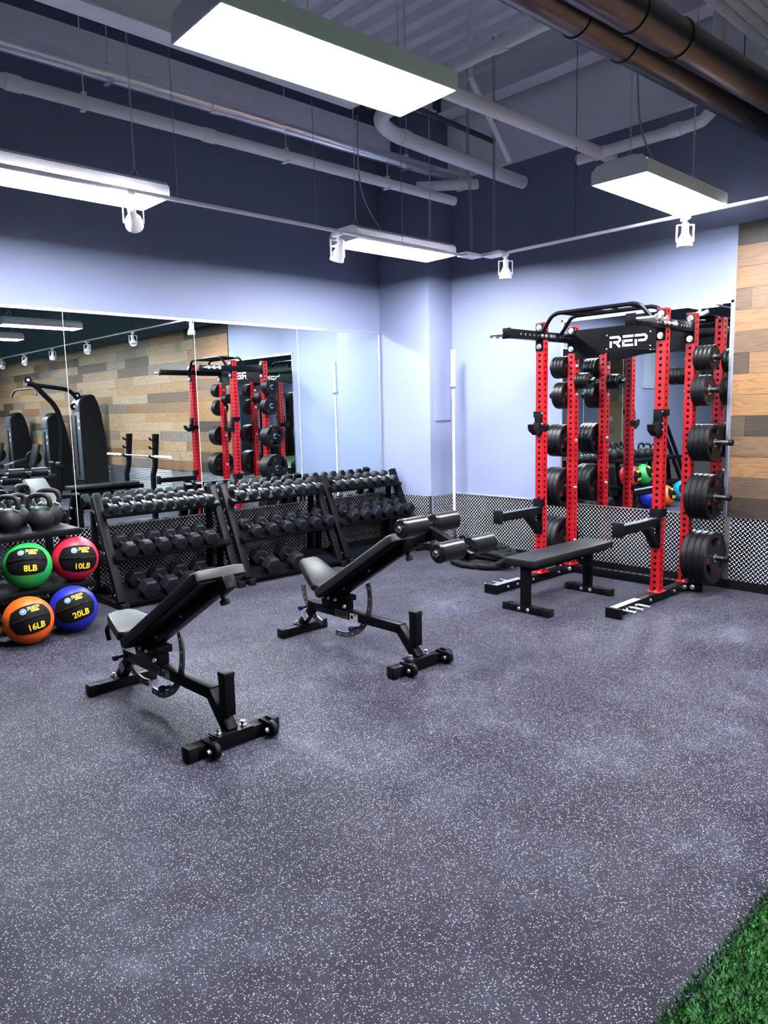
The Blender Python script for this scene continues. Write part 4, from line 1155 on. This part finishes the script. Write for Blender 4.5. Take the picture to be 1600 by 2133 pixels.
# two seated stack machines
def stack_machine(y, h, lab):
    t = thing('stack_machine', lab, 'exercise machine', (5.8, y, 0), 'seated stack machines')
    stack_tower(t, 6.24, y, h, .38, .48)
    B().mm((5.0, y-.04, 0), (6.2, y+.04, .07), .005).obj('base_frame', M['black'], t)
    B().mm((4.98, y-.38, 0), (5.06, y+.38, .06), .005).obj('cross_foot', M['black'], t)
    B().mm((5.20, y-.21, .44), (5.62, y+.21, .52), .02).obj('seat', M['vinyl'], t)
    B().mm((5.36, y-.05, .06), (5.46, y+.05, .44)).obj('seat_post', M['black'], t)
    B().bar((5.66, y, .55), (5.80, y, 1.05), .34, .07, .015, upv=(1, 0, 0)).obj('back_pad', M['vinyl'], t)
    B().lathe([(0, -.04), (.16, -.04), (.17, 0), (.16, .04), (0, .04)], (5.80, y-.26, .75), (0, 1, 0), 28).obj('cam_wheel', M['blackm'], t)
    for dy in (-.12, .12): B().cyl((4.98, y+dy-.09, .62), (4.98, y+dy+.09, .62), .055, 20).obj('roller_pad', M['foam'], t)
    B().bar((5.02, y, .62), (5.6, y-.20, .74), .04, .04).obj('lever_arm', M['chrome'], t)
stack_machine(-4.2, 1.74, 'seated stack machine beside the pulldown machine, seen in the mirror')
stack_machine(-6.7, 1.78, 'farther seated stack machine at the left edge of the mirror')
# olympic bench with a bar
t = thing('barbell_bench', 'flat barbell bench with two uprights below the wood wall, seen in the mirror', 'bench', (5.7, .25, 0))
B().mm((4.75, .12, .40), (5.98, .42, .46), .02).obj('pad', M['vinyl'], t)
b = B().mm((4.8, .24, .33), (6.1, .30, .40)).mm((4.82, .24, 0), (4.88, .30, .36)).mm((4.8, .02, 0), (4.9, .52, .05)).mm((6.0, -.35, 0), (6.08, .85, .06)); b.obj('frame', M['black'], t)
for y in (-.28, .78):
    pr = [(-.02, .05), (.05, .05), (.05, .55), (.10, .72), (.16, 1.30), (.06, 1.30), (.03, .74), (-.02, .58)]
    u = B().prism(pr, .07, basis((1, 0, 0), (0, 0, 1), (6.04, y, 0))).obj('upright', M['black'], t)
    for z in (.86, 1.02, 1.17):
        q = 6.04+.03+(z-.72)*.06
        B().prism([(.02, 0), (-.06, .02), (-.075, .07), (-.06, .07), (-.045, .035), (.02, .05)], .06, basis((1, 0, 0), (0, 0, 1), (q, y, z))).obj('bar_hook', M['black'], u, t.location)
t = thing('barbell', 'pale barbell resting across the barbell bench hooks, seen in the mirror', 'barbell', (6.02, .25, .90))
B().cyl((6.032, -.45, .914), (6.032, .95, .914), .014, 14).obj('shaft', M['alu'], t)
for y0, y1 in ((-1.0, -.45), (.95, 1.5)): B().cyl((6.032, y0, .914), (6.032, y1, .914), .025, 18).obj('sleeve', M['logo'], t)
# cable machine deep in the room and leaning bars beyond the ball rack
t = thing('cable_machine', 'dark cable machine with two chrome guide rods, seen in the rack mirror', 'exercise machine', (-3.5, -10.2, 0))
b = B().mm((-4.2, -10.5, 0), (-4.05, -10.1, 2.35)).mm((-3.0, -10.5, 0), (-2.85, -10.1, 2.35)).mm((-4.2, -10.5, 2.22), (-2.85, -10.1, 2.38)).mm((-4.2, -10.6, 0), (-2.85, -10.0, .10)); b.obj('frame', M['black'], t)
B().mm((-3.85, -10.42, .1), (-3.2, -10.2, 1.0)).obj('weight_stack', M['blackm'], t)
for x in (-3.7, -3.35): B().cyl((x, -10.3, .1), (x, -10.3, 2.2), .015, 10).obj('guide_rod', M['chrome'], t)
t = thing('bar_stand', 'black slanted stand beyond the ball rack, seen in the rack mirror', 'bar stand', (-.1, 6.2, 0))
b = B().bar((-.15, 5.95, 0), (-.15, 6.45, 1.25), .05, .05).bar((.05, 5.95, 0), (.05, 6.45, 1.25), .05, .05).mm((-.17, 5.92, 0), (.07, 6.0, .05)); b.obj('frame', M['black'], t)
t = thing('ribbed_shutter', 'pale vertically ribbed shutter on the wall beyond the mirrors, seen in the rack mirror', 'shutter', (.36, YL, 1.9))
b = B().mm((.15, YL-.02, 1.92), (.57, YL, 2.75))
for k in range(9): b.cyl((.18+k*.045, YL-.02, 1.92), (.18+k*.045, YL-.02, 2.75), .012, 8)
b.obj('slats', M['frame'], t)

# ================================================================== LIGHT AND VIEW
w = bpy.data.worlds.new('world'); S.world = w; w.use_nodes = True
w.node_tree.nodes['Background'].inputs[0].default_value = (.4, .45, .6, 1)
w.node_tree.nodes['Background'].inputs[1].default_value = .02
S.view_settings.view_transform = 'Standard'; S.view_settings.look = 'None'
S.view_settings.exposure = 0.; S.view_settings.gamma = 1.
S.view_settings.use_curve_mapping = False
S.cycles.sample_clamp_indirect = 80.
S.cycles.blur_glossy = .1
